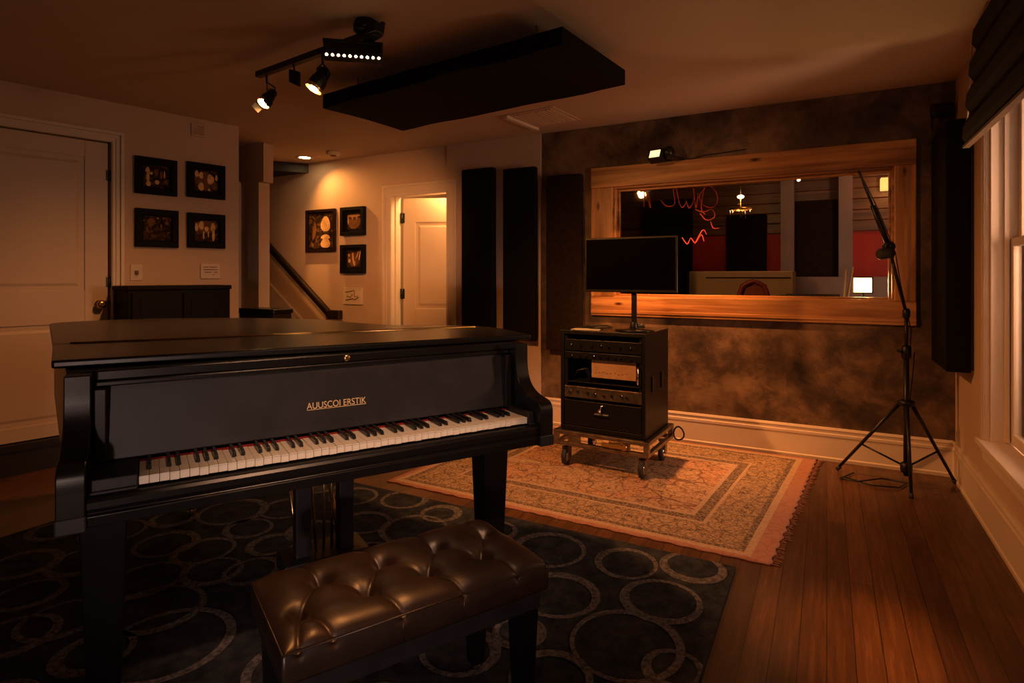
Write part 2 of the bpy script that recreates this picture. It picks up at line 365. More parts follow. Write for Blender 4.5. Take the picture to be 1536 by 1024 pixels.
for nm, z0_, z1_, y_ in (('lower_sash', szb+.03, zm+.02, .075), ('upper_sash', zm-.02, szt, .105)):
    s_ = MB(); x0_, x1_ = sx0+.016, sx1-.016
    s_.box(x0_, x0_+.045, y_, y_+.03, z0_, z1_); s_.box(x1_-.045, x1_, y_, y_+.03, z0_, z1_); s_.box(x0_+.045, x1_-.045, y_, y_+.03, z0_, z0_+.05); s_.box(x0_+.045, x1_-.045, y_, y_+.03, z1_-.04, z1_)
    so = s_.build(nm, M['trim'], wo, bevel=.003)
    g_ = MB(); g_.box(x0_+.044, x1_-.044, y_+.012, y_+.016, z0_+.049, z1_-.039); g_.build('pane', M['glass'], so)
s_ = MB(); s_.box(sx0-.06, sx1+.06, -.05, .075, szb-.001, szb+.028); s_.box(sx0-.05, sx1+.05, -.022, 0, szb-.075, szb-.001); s_.box(sx0-.05, sx1+.05, -.03, -.02, szb-.03, szb-.001)
s_.build('window_sill', M['trim'], wo, bevel=.004)

# booth window: glass, stops, sill
b = MB(); b.box(ox0+.001, gx0+.012, .0, .139, oz0, oz1); b.box(gx1-.012, ox1-.001, 0, .139, oz0, oz1); b.box(gx0+.012, gx1-.012, 0, .139, oz1-.03, oz1-.001); b.box(gx0+.012, gx1-.012, -.004, .139, oz0+.001, oz0+.03)
bw = struct(b.build('window_2', M['pine_h'], fr=FA))
b = MB(); b.box(gx0+.012, gx1-.012, .082, .088, oz0+.03, oz1-.03); b.build('pane', M['glass'], bw)
b = MB(); b.box(gx0+.012, gx1-.012, .06, .081, oz1-.05, oz1-.03); b.box(gx0+.012, gx0+.026, .06, .081, oz0+.03, oz1-.05); b.box(gx1-.026, gx1-.012, .06, .081, oz0+.03, oz1-.05); b.box(gx0+.026, gx1-.026, .06, .081, oz0+.03, oz0+.042); b.build('glazing_bead', M['pine_h'], bw, bevel=.003)
P_ = .026
b = MB(); b.box(wx0, wx1, -P_, 0, gz1, wz1); b.box(wx0, wx1, -P_, 0, wz0, gz0); b.box(wx0-.0, wx1+.0, -P_-.006, -P_, wz0+.02, wz0+.045)
b.build('frame_rail', M['pine_h'], bw, bevel=.006)
b = MB(); b.box(wx0, gx0, -P_-.001, 0, gz0, gz1); b.box(gx1, wx1, -P_-.001, 0, gz0, gz1); b.build('frame_stile', M['pine_v'], bw, bevel=.006)

# left wall with the closed door, one low step up
hz0, hz1 = .188, None
dxr = FD.hit(164, 300)[0]; dxl = dxr-.83
dtop = FD.hit(164, 214.5)[1]; dtop = (dtop+FD.hit(0, 191)[1])/2; dbot = FD.hit(0, 668)[1]
b = MB(); b.box(-5.6, dxl-.01, 0, .12, 0, CEIL); b.box(dxr+.01, 0, 0, .12, 0, CEIL); b.box(dxl-.01, dxr+.01, 0, .12, dtop+.008, CEIL)
struct(b.build('wall_left', M['wall'], fr=FD))
b = MB(); b.box(dxl-.1, dxr+.08, -.02, .12, 0, dbot-.006); b.box(dxl-.1, dxr+.08, -.035, -.02, dbot-.045, dbot-.006); struct(b.build('trim_1', M['plat'], fr=FD))
def casing(name, fr, x0, x1, z0, zt, wd=.085, mat='trim', y=0, right=True, left=True):
    m = MB()
    for (a, c) in (([(x0-wd, x0)] if left else [])+([(x1, x1+wd)] if right else [])):
        m.box(a, c, y-.014, y, z0, zt); s1 = -1 if a < x0 else 1
        e = a if s1 < 0 else c
        m.box(min(e, e-s1*.022), max(e, e-s1*.022), y-.028, y-.014, z0, zt+wd-.022); m.box(*( (c-.016, c-.004) if s1 < 0 else (a+.004, a+.016)), y-.020, y-.014, z0, zt)
        m.box(*((a+.036, a+.05) if s1 < 0 else (c-.05, c-.036)), y-.020, y-.014, z0, zt+.03)
    xa, xb = (x0-wd if left else x0), (x1+wd if right else x1)
    m.box(xa, xb, y-.014, y, zt, zt+wd); m.box(xa, xb, y-.028, y-.014, zt+wd-.022, zt+wd); m.box(x0, x1, y-.020, y-.014, zt+.004, zt+.016); m.box(x0-.03, x1+.03, y-.020, y-.014, zt+.036, zt+.05)
    return struct(m.build(name, M[mat], fr=fr, bevel=.0015))
casing('trim_2', FD, dxl-.01, dxr+.01, dbot-.006, dtop+.008, .075)
def panel_door(name, W, z0, z1, panels, mat, Tk=.035):
    """door leaf in local x 0..W, front at y=0"""
    m = MB(); m.box(0, W, .008, Tk-.008, z0, z1)
    xs_ = sorted({0, W}); st = panels[0][0]
    for y0, y1 in ((0, .008), (Tk-.008, Tk)):
        m.box(0, st, y0, y1, z0, z1); m.box(W-st, W, y0, y1, z0, z1); zz = z0
        for (_, a, c) in panels: m.box(st, W-st, y0, y1, zz, a); zz = c
        m.box(st, W-st, y0, y1, zz, z1)
    for (_, a, c) in panels:
        i = .03
        m.hexa([(st+i, .008, a+i), (W-st-i, .008, a+i), (W-st-i, .008, c-i), (st+i, .008, c-i)], [(st+i+.02, .002, a+i+.02), (W-st-i-.02, .002, a+i+.02), (W-st-i-.02, .002, c-i-.02), (st+i+.02, .002, c-i-.02)])
    return m
pz = [FD.hit(60, y)[1] for y in (632, 488, 434, 226)]
leaf = panel_door('door_1', .82, dbot, dtop, [(.135, pz[0]-.02, pz[1]+.0), (.135, pz[2]-.01, pz[3]+.0)], 'door').build('door_1', M['door'], fr=FD, loc=(dxl+.005, .012, 0), bevel=.003); struct(leaf)
def knob(parent, x, z, y=0, s=-1):
    m = MB(); m.lathe([(.03, 0), (.03, .006), (.012, .008), (.010, .03), (.024, .038), (.029, .05), (.026, .062), (.012, .068)], (x, y, z), (0, s, 0)); return m.build('door_knob', M['brass'], parent)
kx, kz = FD.hit(150, 456); knob(leaf, kx-dxl-.005, kz)
for py_ in (263, 423):
    hzz = FD.hit(163, py_)[1]; m = MB(); m.cyl((.826, -.006, hzz-.04), (.826, -.006, hzz+.04), .006); m.box(.808, .826, -.003, .001, hzz-.035, hzz+.035); m.build('hinge', M['blackmetal'], leaf)

# hall: wall end by the stairs, header, door casing and the open door
hx0, _ = FA.hit(345, 300, -.9); hx1, _ = FA.hit(388, 300, -.9)
b = MB(); b.box(hx0-.5, hx1, -.9, -.78, 0, CEIL); struct(b.build('wall_stair', M['wall'], fr=FA))
cz = FA.hit(362, 273, -.9)[1]; cxa = FA.hit(357, 300, -.9)[0]
b = MB(); b.box(cxa-.03, cxa+.045, -.918, -.9, 0, cz); b.box(cxa-.03, cxa-.01, -.926, -.918, 0, cz); b.box(cxa+.03, cxa+.045, -.926, -.918, 0, cz); struct(b.build('trim_3', M['trim'], fr=FA))
hx2 = FA.hit(403, 250, -.85)[0]
b = MB(); b.box(hx0, hx2, -.906, -.80, FA.hit(390, 273, -.9)[1], CEIL-.001); struct(b.build('trim_4', M['wall'], fr=FA))
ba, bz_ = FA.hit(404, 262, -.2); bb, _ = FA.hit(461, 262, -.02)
b = MB(); b.prism([(ba, -.5), (bb, -.001), (ba-.3, -.001)], bz_+.02, CEIL-.001); struct(b.build('stairwell_shade', M['plat'], fr=FA))  # dark block standing in for the unlit stairwell opening in the ceiling
casing('trim_6', FA, dx0+.03, dx1, 0, dz-.03, .11)
b = MB(); b.box(dx0, dx0+.02, 0, T, 0, dz-.02); b.box(dx1-.02, dx1, 0, T, 0, dz-.02); b.box(dx0, dx1, 0, T, dz-.02, dz); b.box(dx0+.02, dx0+.035, .05, .09, 0, dz-.02); struct(b.build('trim_7', M['trim'], fr=FA))
# room beyond the open door
b = MB(); b.box(dx0-.9, dx0-.8, T, 2.6, 0, CEIL); b.box(dx1+.22, dx1+.30, T, 2.6, 0, CEIL); b.box(dx0-.9, dx1+.3, 2.6, 2.7, 0, CEIL); struct(b.build('wall_closet', M['wall'], fr=FA))
# leaf hinged at the left jamb, swung inward
Wd = .80; ang = radians(23)
pzz = (2.02-.28, .92, .75, .2)
dl = panel_door('door_2', Wd, .012, dz-.03, [(.125, .2, .76), (.125, .93, 1.80)], 'door').build('door_2', M['door'], bevel=.003); struct(dl)
dl.location = FA.w(dx0+.045, .15, 0); dl.rotation_euler = (0, 0, FA.a+ang)
for z_ in (1.83, .98+.0, .3):
    pass
for py_ in (325, 441):
    z_ = FA.hit(594, py_)[1]; m = MB(); m.cyl((-.012, -.008, z_-.055), (-.012, -.008, z_+.055), .009); m.box(-.03, .016, -.006, -.001, z_-.05, z_+.05); m.build('hinge', M['blackmetal'], dl)
m = MB(); m.box(Wd-.03, Wd-.006, -.004, 0, .96, 1.06); m.box(Wd-.024, Wd-.012, -.012, -.004, 1.0, 1.025); m.build('latch', M['blackmetal'], dl)
# stairs climbing to the left along the hall wall
st0 = -5.15; nst = 9; rise, run = .178, .236
m = MB()
for i in range(nst): m.box(st0-run*(i+1), st0-run*i, -.78, -.02, 0 if i == 0 else 0, rise*(i+1)-.03); m.mi = 0
for i in range(nst): m.box(st0-run*(i+1), st0-run*i+.025, -.78, -.02, rise*(i+1)-.03, rise*(i+1))
props(struct(m.build('staircase', M['floor'], fr=FA)), label='dark wooden stairs climbing left along the hall wall')
m = MB(); zz = lambda x: (st0-x)*rise/run
xa, xb = st0+.1, st0-run*nst
m.prof_y([(xa, 0), (xa, zz(xa)+.33), (xb, zz(xb)+.33), (xb, zz(xb))], -.019, -.001); m.prof_y([(xa, zz(xa)+.33), (xa, zz(xa)+.355), (xb, zz(xb)+.355), (xb, zz(xb)+.33)], -.03, -.001); struct(m.build('trim_8', M['trim'], fr=FA))
# sound booth beyond the glass
bx0, bx1, by1 = -3.05, .75, 2.75
b = MB(); b.box(bx0-.1, bx0, T, by1, 0, CEIL); struct(b.build('wall_booth_left', M['mauve'], fr=FA))
b = MB(); b.box(bx0, bx1, by1, by1+.1, 0, CEIL); struct(b.build('wall_booth_back', M['red'], fr=FA))
b = MB(); b.box(bx1, bx1+.1, T, by1, 0, CEIL); struct(b.build('wall_booth_right', M['red'], fr=FA))
b = MB()
for k in range(6): b.box(bx0, bx1, by1-.03, by1-.001, 1.74+k*.115, 1.85+k*.115)
struct(b.build('trim_9', M['blindwood'], fr=FA, bevel=.006))
b = MB()
for k in range(7): b.box(bx0, bx1, .3+k*.33, .3+k*.33+.12, CEIL-.09, CEIL-.001)
struct(b.build('trim_10', M['blindwood'], fr=FA))
def booth_panel(nm, lab, cat, pxa, pxb, pya, pyb, yy, mat, dep=.06, grp=None):
    xa, za = FA.hit(pxa, pyb, yy); xb, zb = FA.hit(pxb, pya, yy)
    zb = FA.hit((pxa+pxb)/2, pya, yy)[1]; za = FA.hit((pxa+pxb)/2, pyb, yy)[1]
    th = thing(nm, lab, cat, FA, ((xa+xb)/2, yy+dep/2, za), 0, grp); W_ = (xb-xa)/2; H_ = zb-za
    m = MB(); m.box(-W_, W_, -dep/2, dep/2, 0, H_); m.build('cover', M[mat], th, bevel=.01)
    m = MB(); m.box(-W_+.02, W_-.02, dep/2, dep/2+.02, .02, H_-.02); m.build('backing', M['plat'], th)
    return th
booth_panel('acoustic_absorber', 'black booth acoustic panel partly hidden behind the top of the monitor', 'acoustic panel', 966, 1038, 300, 560, 2.64, 'fabric', grp=None)
booth_panel('acoustic_absorber', 'black acoustic panel on the red booth wall directly above the domed chair', 'acoustic panel', 1090, 1150, 322, 560, 2.64, 'fabric')
booth_panel('acoustic_absorber', 'brown-black acoustic panel between the two pale pillars seen through the glass', 'acoustic panel', 1194, 1258, 300, 560, 2.64, 'tweed')
for a_, c_ in ((1171, 1191), (1258, 1279)):
    xa, _ = FA.hit(a_, 300, 2.5); xb, _ = FA.hit(c_, 300, 2.5)
    m = MB(); m.box(xa, xb, 2.5, 2.749, 0, CEIL-.1); struct(m.build('trim_11' if a_ < 1200 else 'trim_12', M['mauve'], fr=FA))
point('booth_ambient', FA.w(-1.2, 1.3, 2.1), 1.7, .15, (1.0, .50, .22))
# window seen from outside: nothing but dusk; closet and hall lights
point('closet_light', FA.w(dx1-.12, .30, 2.2), 20, .08, (1.0, .55, .18))

# ================================================================== LIGHT FITTINGS
# recessed downlight
dl_c = Vector(((457-CX)/F_PX*6.0, 6.0, CEIL))
th = thing('recessed_downlight', 'round glowing recessed downlight in the hall ceiling above the staircase', 'ceiling light', None, (dl_c.x, dl_c.y, CEIL))
m = MB(); m.lathe([(.055, 0.001), (.055, -.004), (.085, -.008), (.088, -.001)], n=32, cap=False); m.build('trim_ring', M['trim'], th)
m = MB(); m.lathe([(.0, -.003), (.054, -.003), (.054, -.001)], n=32, cap=False); m.build('lens', M['lens'], th)
spot('downlight_beam', (dl_c.x, dl_c.y, CEIL-.03), (dl_c.x+.9, dl_c.y-.2, .6), 17, 125, .9, .015, (1.0, .40, .09))
spot('downlight_scallop', (dl_c.x, dl_c.y, CEIL-.03), (*FA.w(*[FA.hit(477, 405)[0], 0, FA.hit(477, 405)[1]]),), 34, 20, .8, .01, (1.0, .40, .09))
# smoke detector
sd = Vector(((500-CX)/F_PX*5.75, 5.75, CEIL))
th = thing('smoke_detector', 'small white domed smoke detector on the hall ceiling beside the downlight', 'smoke detector', None, tuple(sd))
m = MB(); m.lathe([(.068, -.001), (.068, -.016), (.055, -.03), (.02, -.034)], n=28); m.build('housing', M['plateface'], th)
m = MB(); m.lathe([(.03, -.032), (.03, -.04), (.015, -.042)], n=20); m.build('sensor_cap', M['ink'], th)

# track light
TZ = CEIL-.07
e0 = Vector(((387-CX)/F_PX*3.40, 3.40, TZ)); e1 = Vector(((563-CX)/F_PX*2.70, 2.70, TZ))
e0.y = (TZ-EYE)*F_PX/(CY-112); e0.x = (387-CX)/F_PX*e0.y; e1.y = (TZ-EYE)*F_PX/(CY-48); e1.x = (563-CX)/F_PX*e1.y
dT = (e1-e0); LT = dT.length; aT = atan2(dT.y, dT.x)
FT = Frame((e0.x, e0.y), aT)
th = thing('track_light', 'black ceiling track fixture carrying two lit spotlights and an LED bar', 'track light', None, tuple(e0), aT)
m = MB(); m.box(0, LT, -.018, .018, -.018, .014); m.build('track', M['blackmetal'], th, bevel=.003)
m = MB(); m.lathe([(.05, .07), (.058, .045), (.058, .02), (.04, .012), (.03, .012)], (LT*.93, 0, 0)); m.build('canopy', M['blackmetal'], th)
m = MB(); m.tube([(LT*.86, .0, .0), (LT*.9, .03, -.02), (LT*.98, .05, .01), (LT*1.02, .03, .05)], .014); m.box(LT*.95, LT*1.03, -.03, .03, -.01, .04); m.build('junction', M['blackmetal'], th, bevel=.004)
def tl(p): return Vector((0, 0, 0))
def loc_at(px, py, Yw):
    p = Vector(((px-CX)/F_PX*Yw, Yw, EYE+(CY-py)*Yw/F_PX)); q = p-e0; return Vector((q.dot(FT.x), q.dot(FT.y), q.z))
# lit spot 1
def track_pt(px):                                   # point of the track seen at px
    k = (px-CX)/F_PX; s_ = (k*e0.y-e0.x)/(dT.x-k*dT.y); return s_*LT, e0.y+dT.y*s_
s1, Y1 = track_pt(400); b1 = loc_at(398, 152, Y1)
def gimbal(th, s_, c, direction, body_len, r, bulb_r, barn):
    d = Vector(direction).normalized(); back = c-d*body_len
    sp = bpy.data.objects.new('spot_head', None)
    m = MB(); m.lathe([(r*.35, 0), (r*.75, .012), (r*.82, body_len*.45), (r, body_len*.7), (r*1.02, body_len)], back, d, cap=False); m.lathe([(r*.3, -.002), (r*.4, 0)], back, d)
    head = m.build('spot_head', M['blackmetal'], th)
    m = MB(); u = d.cross(Vector((0, 1, 0))).normalized() if abs(d.y) < .9 else Vector((1, 0, 0)); mid = back+d*body_len*.35
    m.tube([mid+u*r*1.05, mid+u*r*1.1+Vector((0, 0, .03)), Vector((s_, 0, c.z*.35-.0)), mid-u*r*1.1+Vector((0, 0, .03)), mid-u*r*1.05], .004, 8); m.cyl((s_, 0, -.0), (s_, 0, c.z*.35), .006); m.build('yoke', M['blackmetal'], head)
    m = MB(); m.sphere(c-d*.012, bulb_r); m.build('bulb', M['bulb'], head)
    m = MB(); m.lathe([(r*1.03, 0), (r*1.08, .002), (r*1.08, .018), (r*1.03, .02)], c, d, cap=False); m.build('rim_ring', M['brass'], head)
    if barn:
        m = MB(); v_ = d.cross(u)
        for sgn in (1, -1):
            q = c+u*sgn*r*1.1; m.hexa([q-v_*r*.8, q+v_*r*.8, q+v_*r*.7+d*.05+u*sgn*.02, q-v_*r*.7+d*.05+u*sgn*.02], [p+u*sgn*.0015 for p in (q-v_*r*.8, q+v_*r*.8, q+v_*r*.7+d*.05+u*sgn*.02, q-v_*r*.7+d*.05+u*sgn*.02)])
        m.build('barn_door', M['blackmetal'], head)
    return head
gimbal(th, s1, b1, (.05, -.62, -.8), .095, .034, .026, True)
s2, Y2 = track_pt(484); b2 = loc_at(473, 129, Y2)
gimbal(th, s2, b2, (-.25, -.45, -.9), .11, .042, .027, False)
m = MB(); s3, Y3 = track_pt(440); c3 = loc_at(442, 116, Y3)
m.hexa([c3+Vector(p) for p in ((-.035, -.012, .05), (.02, .012, .03), (.02, .012, -.05), (-.035, -.012, -.02))], [c3+Vector(p) for p in ((-.035, -.002, .05), (.02, .022, .03), (.02, .022, -.05), (-.035, -.002, -.02))]); m.cyl((s3, 0, -.01), c3+Vector((0, 0, .03)), .005); m.build('shutter_flap', M['blackmetal'], th)
# LED bar
s4, Y4 = track_pt(525); c4 = loc_at(530, 78, Y4-.05)
m = MB(); m.box(-.135, .135, -.03, .03, -.04, .04); m.box(-.14, .14, -.036, .036, .028, .042)
bar = m.build('led_bar', M['blackmetal'], th, bevel=.004); bar.location = c4; bar.rotation_euler = (radians(-14), 0, radians(12)-aT)
m = MB()
for k in range(10): m.sphere((-.12+k*.0267, -.024, -.039), .0072, 1, 1, .9, 12)
m.build('led', M['led'], bar)
m = MB(); m.tube([(0, 0, .03), (-.02, .0, .06), tuple(bar.matrix_basis.inverted() @ Vector((s4, 0, -.01)))], .009); m.build('bracket', M['blackmetal'], bar)
def wp(q): return e0+FT.x*q.x+FT.y*q.y+Vector((0, 0, q.z))
w1, w2, w4 = wp(b1), wp(b2), wp(c4)
spot('spot_beam_1', w1+Vector((0, 0, -.03)), (-2.2, 3.6, .3), 44, 118, 1.0, .03)
spot('spot_beam_2', w2+Vector((.0, 0, -.03)), FA.w(FA.hit(575, 300)[0], 0, 1.6), 170, 46, 1.0, .025)
spot('led_bar_beam', w4+Vector((.0, 0, -.06)), (1.1, 3.8, .3), 125, 98, 1.0, .05)

# ceiling cloud
zc = 2.30
P1, P2, P3, P4 = [Vector(((px-CX)/F_PX, 1, 0))*((zc-EYE)*F_PX/(CY-py)) for px, py in ((838, 68), (943, 128), (605, 195), (483, 163))]
cc = (P1+P2+P3+P4)/4; L1 = ((P1-P4).length+(P2-P3).length)/2; L2 = ((P2-P1).length+(P3-P4).length)/2; dv = ((P4-P1)+(P3-P2)).normalized()
ang_c = atan2(dv.y, dv.x)
th = thing('acoustic_cloud', 'large black fabric acoustic panel hung flat below the ceiling', 'acoustic panel', None, (cc.x, cc.y, zc), ang_c)
m = MB(); n_ = 24
m.box(-L1/2, L1/2, -L2/2, L2/2, 0, .085); bmesh.ops.subdivide_edges(m.bm, edges=m.bm.edges, cuts=12, use_grid_fill=True)
for v_ in m.bm.verts:
    if v_.co.z < .001: v_.co.z += .004*sin(v_.co.x*9)*cos(v_.co.y*7)
    if abs(abs(v_.co.y)-L2/2) < 1e-4: v_.co.y += .004*sin(v_.co.x*14)
m.build('fabric_cover', M['fabric'], th, bevel=.008)
m = MB(); m.box(-L1/2+.05, L1/2-.05, -L2/2+.05, L2/2-.05, .085, .097); m.build('backing_board', M['railwood'], th)
for sx in (-1, 1):
    for sy in (-1, 1): m = MB(); m.cyl((sx*L1*.38, sy*L2*.35, .09), (sx*L1*.38, sy*L2*.35, CEIL-zc), .004, n=8); m.sphere((sx*L1*.38, sy*L2*.35, .1), .009); m.build('hanging_hook', M['steel'], th)
# ceiling vent
v0, v1 = [Vector(((px-CX)/F_PX, 1, 0))*((CEIL-.012-EYE)*F_PX/(CY-py)) for px, py in ((757, 175), (803, 193))]
va = atan2((v1-v0).y, (v1-v0).x); vl = (v1-v0).length
th = thing('ceiling_vent', 'square painted return air grille in the ceiling with one lit louver painted pale', 'vent', None, (v0.x, v0.y, CEIL-.001), va)
Wv = .42
m = MB(); m.box(0, vl, -Wv, 0, -.004, 0); m.box(.03, vl-.03, -Wv+.03, -.03, -.007, -.004)
for k in range(12): m.box(.04, vl-.04, -Wv+.045+k*.028, -Wv+.055+k*.028, -.011, -.007)
m.build('grille', M['ceil'], th)
m = MB(); m.box(-.01, vl+.01, -.03, .012, -.028, -.004); m.build('lit_louver_strip', M['trim'], th, bevel=.003)  # light on one louver put in as a pale strip

# ================================================================== WALL OBJECTS
def ellipses(m, W, H, y, items):
    for mi, cx_, cz_, rx, rz, rot in items: m.mi = mi; m.disc((cx_*W, cz_*H), rx*W, rz*H, y-mi*.0002, rot=rot, wob=.06)
t = NT('photo_dark'); v = t.coords(); n = t.noise(v, 26, 4, .65, .8)
t.ln(t.ramp(n, [(.40, (.010, .005, .003)), (.52, (.035, .017, .008)), (.62, (.13, .065, .028)), (.72, (.30, .17, .075))]), t.p.inputs['Base Color']); t.p.inputs['Roughness'].default_value = .8; t.p.inputs['Specular IOR Level'].default_value = .1; M['ph0'] = t.m
M['ph1'] = simple('photo_mid', (.17, .08, .03), .8, spec=.1, var=.35, vs=40)
M['ph2'] = simple('photo_light', (.70, .45, .20), .8, spec=.1, var=.25, vs=40)
def picture(fr, x0, x1, z0, z1, label, items, frame=.044, mat=.009, frmat='matblack', matmat='gap', depth=.028, cat='framed photo'):
    W, H = x1-x0, z1-z0
    th = thing('framed_photo', label, cat, fr, ((x0+x1)/2, -.004, z0))
    m = MB(); f = frame
    for a, b_, c_, d_ in ((-W/2, W/2, 0, f), (-W/2, W/2, H-f, H), (-W/2, -W/2+f, f, H-f), (W/2-f, W/2, f, H-f)): m.box(a, b_, -depth, 0, c_, d_)
    m.build('frame', M[frmat], th, bevel=.003)
    m = MB(); m.box(-W/2+f, W/2-f, -.010, -.002, f, H-f); m.build('mount', M[matmat], th)
    m = MB(); q = f+mat; m.box(-W/2+q, W/2-q, -.012, -.010, q, H-q); w_, h_ = W-2*q, H-2*q
    for it in items: m.mi = it[0]; m.disc((it[1]*w_, q+it[2]*h_), it[3]*w_, it[4]*h_, -.0122-.0002*it[0], rot=it[5] if len(it) > 5 else 0, wob=.08)
    m.build('photograph', [M['ph0'], M['ph1'], M['ph2']], th, recalc=False)
    return th
def rect(fr, ax, ay, bx, by, cx_, cy_, dx_, dy_, y=0):   # pixel corners TL TR BR BL
    a = fr.hit(ax, ay, y); b_ = fr.hit(bx, by, y); c_ = fr.hit(cx_, cy_, y); d_ = fr.hit(dx_, dy_, y)
    return (a[0]+d_[0])/2, (b_[0]+c_[0])/2, (c_[1]+d_[1])/2, (a[1]+b_[1])/2
Y_ = -.02
r = rect(FD, 202.5, 233, 266, 241.5, 265, 295, 202.5, 289, Y_)
picture(FD, *r, 'top left black-framed group photo on the door wall, one tall pale figure', [(2, -.33, .75, .08, .14), (2, -.32, .45, .06, .25), (2, -.30, .15, .09, .12), (1, -.0, .68, .09, .16), (2, .03, .25, .09, .10), (1, .2, .6, .06, .2), (2, .32, .62, .03, .18), (1, .38, .3, .08, .12), (2, -.2, .62, .07, .06)])
r = rect(FD, 281, 242, 338, 249, 337, 299, 280.5, 296, Y_)
picture(FD, *r, 'top right black-framed photo on the door wall, big pale face at its right', [(1, -.1, .5, .38, .45), (2, -.4, .8, .08, .15), (2, -.22, .75, .09, .16), (2, -.22, .22, .12, .2), (2, .18, .6, .15, .24), (0, -.02, .5, .06, .5), (2, .43, .7, .05, .15), (2, .12, .1, .06, .05), (1, .35, .3, .12, .2)])
r = rect(FD, 203, 311, 268, 317, 267, 371.5, 203, 370, Y_)
picture(FD, *r, 'darkest black-framed photo on the door wall, lower left of the four', [(1, -.22, .78, .15, .15), (0, -.22, .70, .06, .06), (1, -.22, .62, .05, .05), (1, .36, .75, .07, .09), (1, .15, .62, .04, .08), (2, .02, .93, .025, .03), (1, .5, .9, .02, .06), (0, -.2, .3, .3, .28)])
r = rect(FD, 281.5, 318, 338, 323, 337, 373, 281, 371, Y_)
picture(FD, *r, 'lower right black-framed photo on the door wall, dark-suited trio on light ground', [(1, 0, .7, .48, .3), (2, -.42, .65, .07, .2), (2, -.22, .75, .11, .2), (2, .28, .7, .1, .2), (2, .3, .35, .06, .35), (0, -.3, .25, .2, .28), (0, .03, .3, .18, .32), (0, .42, .25, .08, .25), (2, -.0, .6, .09, .12), (2, -.12, .3, .03, .2), (0, 0, .78, .12, .06), (2, .08, .35, .03, .15)])
# hall pictures
r = rect(FA, 459, 317, 503, 311, 503, 374, 459, 382, Y_)
picture(FA, *r, 'large brown-framed picture on the hall wall with a yellow oval figure', [(2, .2, .68, .2, .22), (2, .2, .32, .19, .07), (2, .2, .14, .2, .14), (1, -.28, .5, .08, .26, -.15), (1, -.35, .1, .06, .06)], .03, .012, 'railwood', 'gap')
r = rect(FA, 513, 313, 548, 308, 548, 352, 513, 354, Y_)
picture(FA, *r, 'upper small black-framed hall picture with golden lights along its top', [(1, 0, .45, .48, .42), (2, 0, .85, .45, .08), (2, -.4, .6, .05, .3), (2, -.1, .75, .05, .15), (2, .2, .75, .05, .15), (0, 0, .5, .05, .25), (0, -.22, .5, .04, .25), (0, .3, .45, .05, .2)], .035, .03, 'matblack', 'gap', .05)
r = rect(FA, 513, 369, 548, 365, 548, 409, 513, 411, Y_)
picture(FA, *r, 'lower small black-framed hall picture with bright streaked figures', [(1, 0, .5, .45, .45), (2, -.05, .55, .06, .4, .1), (2, .25, .75, .04, .25, -.5), (2, .42, .7, .04, .3, -.2), (2, -.32, .4, .1, .12), (2, -.35, .75, .06, .1), (2, .05, .25, .07, .15), (0, .25, .35, .12, .25), (0, -.2, .65, .05, .2)], .035, .03, 'matblack', 'gap', .05)
x0, x1, z0, z1 = rect(FA, 516, 431, 544, 431, 543.5, 456, 516, 457, -.01)
th = thing('relief_tile', 'square pale relief tile on the hall wall below the small pictures', 'wall plaque', FA, ((x0+x1)/2, -.002, z0)); W_, H_ = x1-x0, z1-z0
m = MB(); m.box(-W_/2, W_/2, -.02, 0, 0, H_); m.build('tile', M['plateface'], th, bevel=.003)
m = MB(); m.tube([(-W_*.38, -.021, H_*.72), (-W_*.05, -.021, H_*.78), (W_*.1, -.021, H_*.85), (W_*.12, -.021, H_*.45), (W_*.3, -.021, H_*.5)], .005, 6); m.tube([(-W_*.35, -.021, H_*.25), (W_*.05, -.021, H_*.35), (W_*.12, -.021, H_*.28), (W_*.35, -.021, H_*.45)], .006, 6); m.tube([(-W_*.3, -.021, H_*.5), (-W_*.1, -.021, H_*.42), (W_*.02, -.021, H_*.6)], .005, 6); m.build('raised_figure', M['ink'], th)
# handrail
h0 = FA.hit(390, 353, -.07); h1 = FA.hit(497, 472, -.07)
th = thing('handrail', 'dark wooden handrail sloping down the hall wall above the stairs', 'handrail', FA, (h1[0], -.07, 0))
m = MB(); dxh = h0[0]-h1[0]; z0h, z1h = h1[1], h0[1]
q = [(-.028, -.05), (.028, -.05), (.032, .005), (.022, .03), (-.022, .03), (-.032, .005)]
m.hexa([(0, a, z0h+b_) for a, b_ in q], [(dxh, a, z1h+b_) for a, b_ in q]); m.build('rail', M['railwood'], th, bevel=.006)
m = MB(); m.box(-.03, .13, -.035, .035, z0h-.045, z0h+.05); m.build('end_cap', M['railwood'], th, bevel=.012)
for f_ in (.12, .6, .95):
    m = MB(); x_ = dxh*f_; z_ = z0h+(z1h-z0h)*f_; m.tube([(x_, 0, z_-.025), (x_, .01, z_-.07), (x_, .066, z_-.09)], .009); m.lathe([(.03, 0), (.02, .008)], (x_, .069, z_-.09), (0, -1, 0)); m.build('rail_bracket', M['blackmetal'], th)
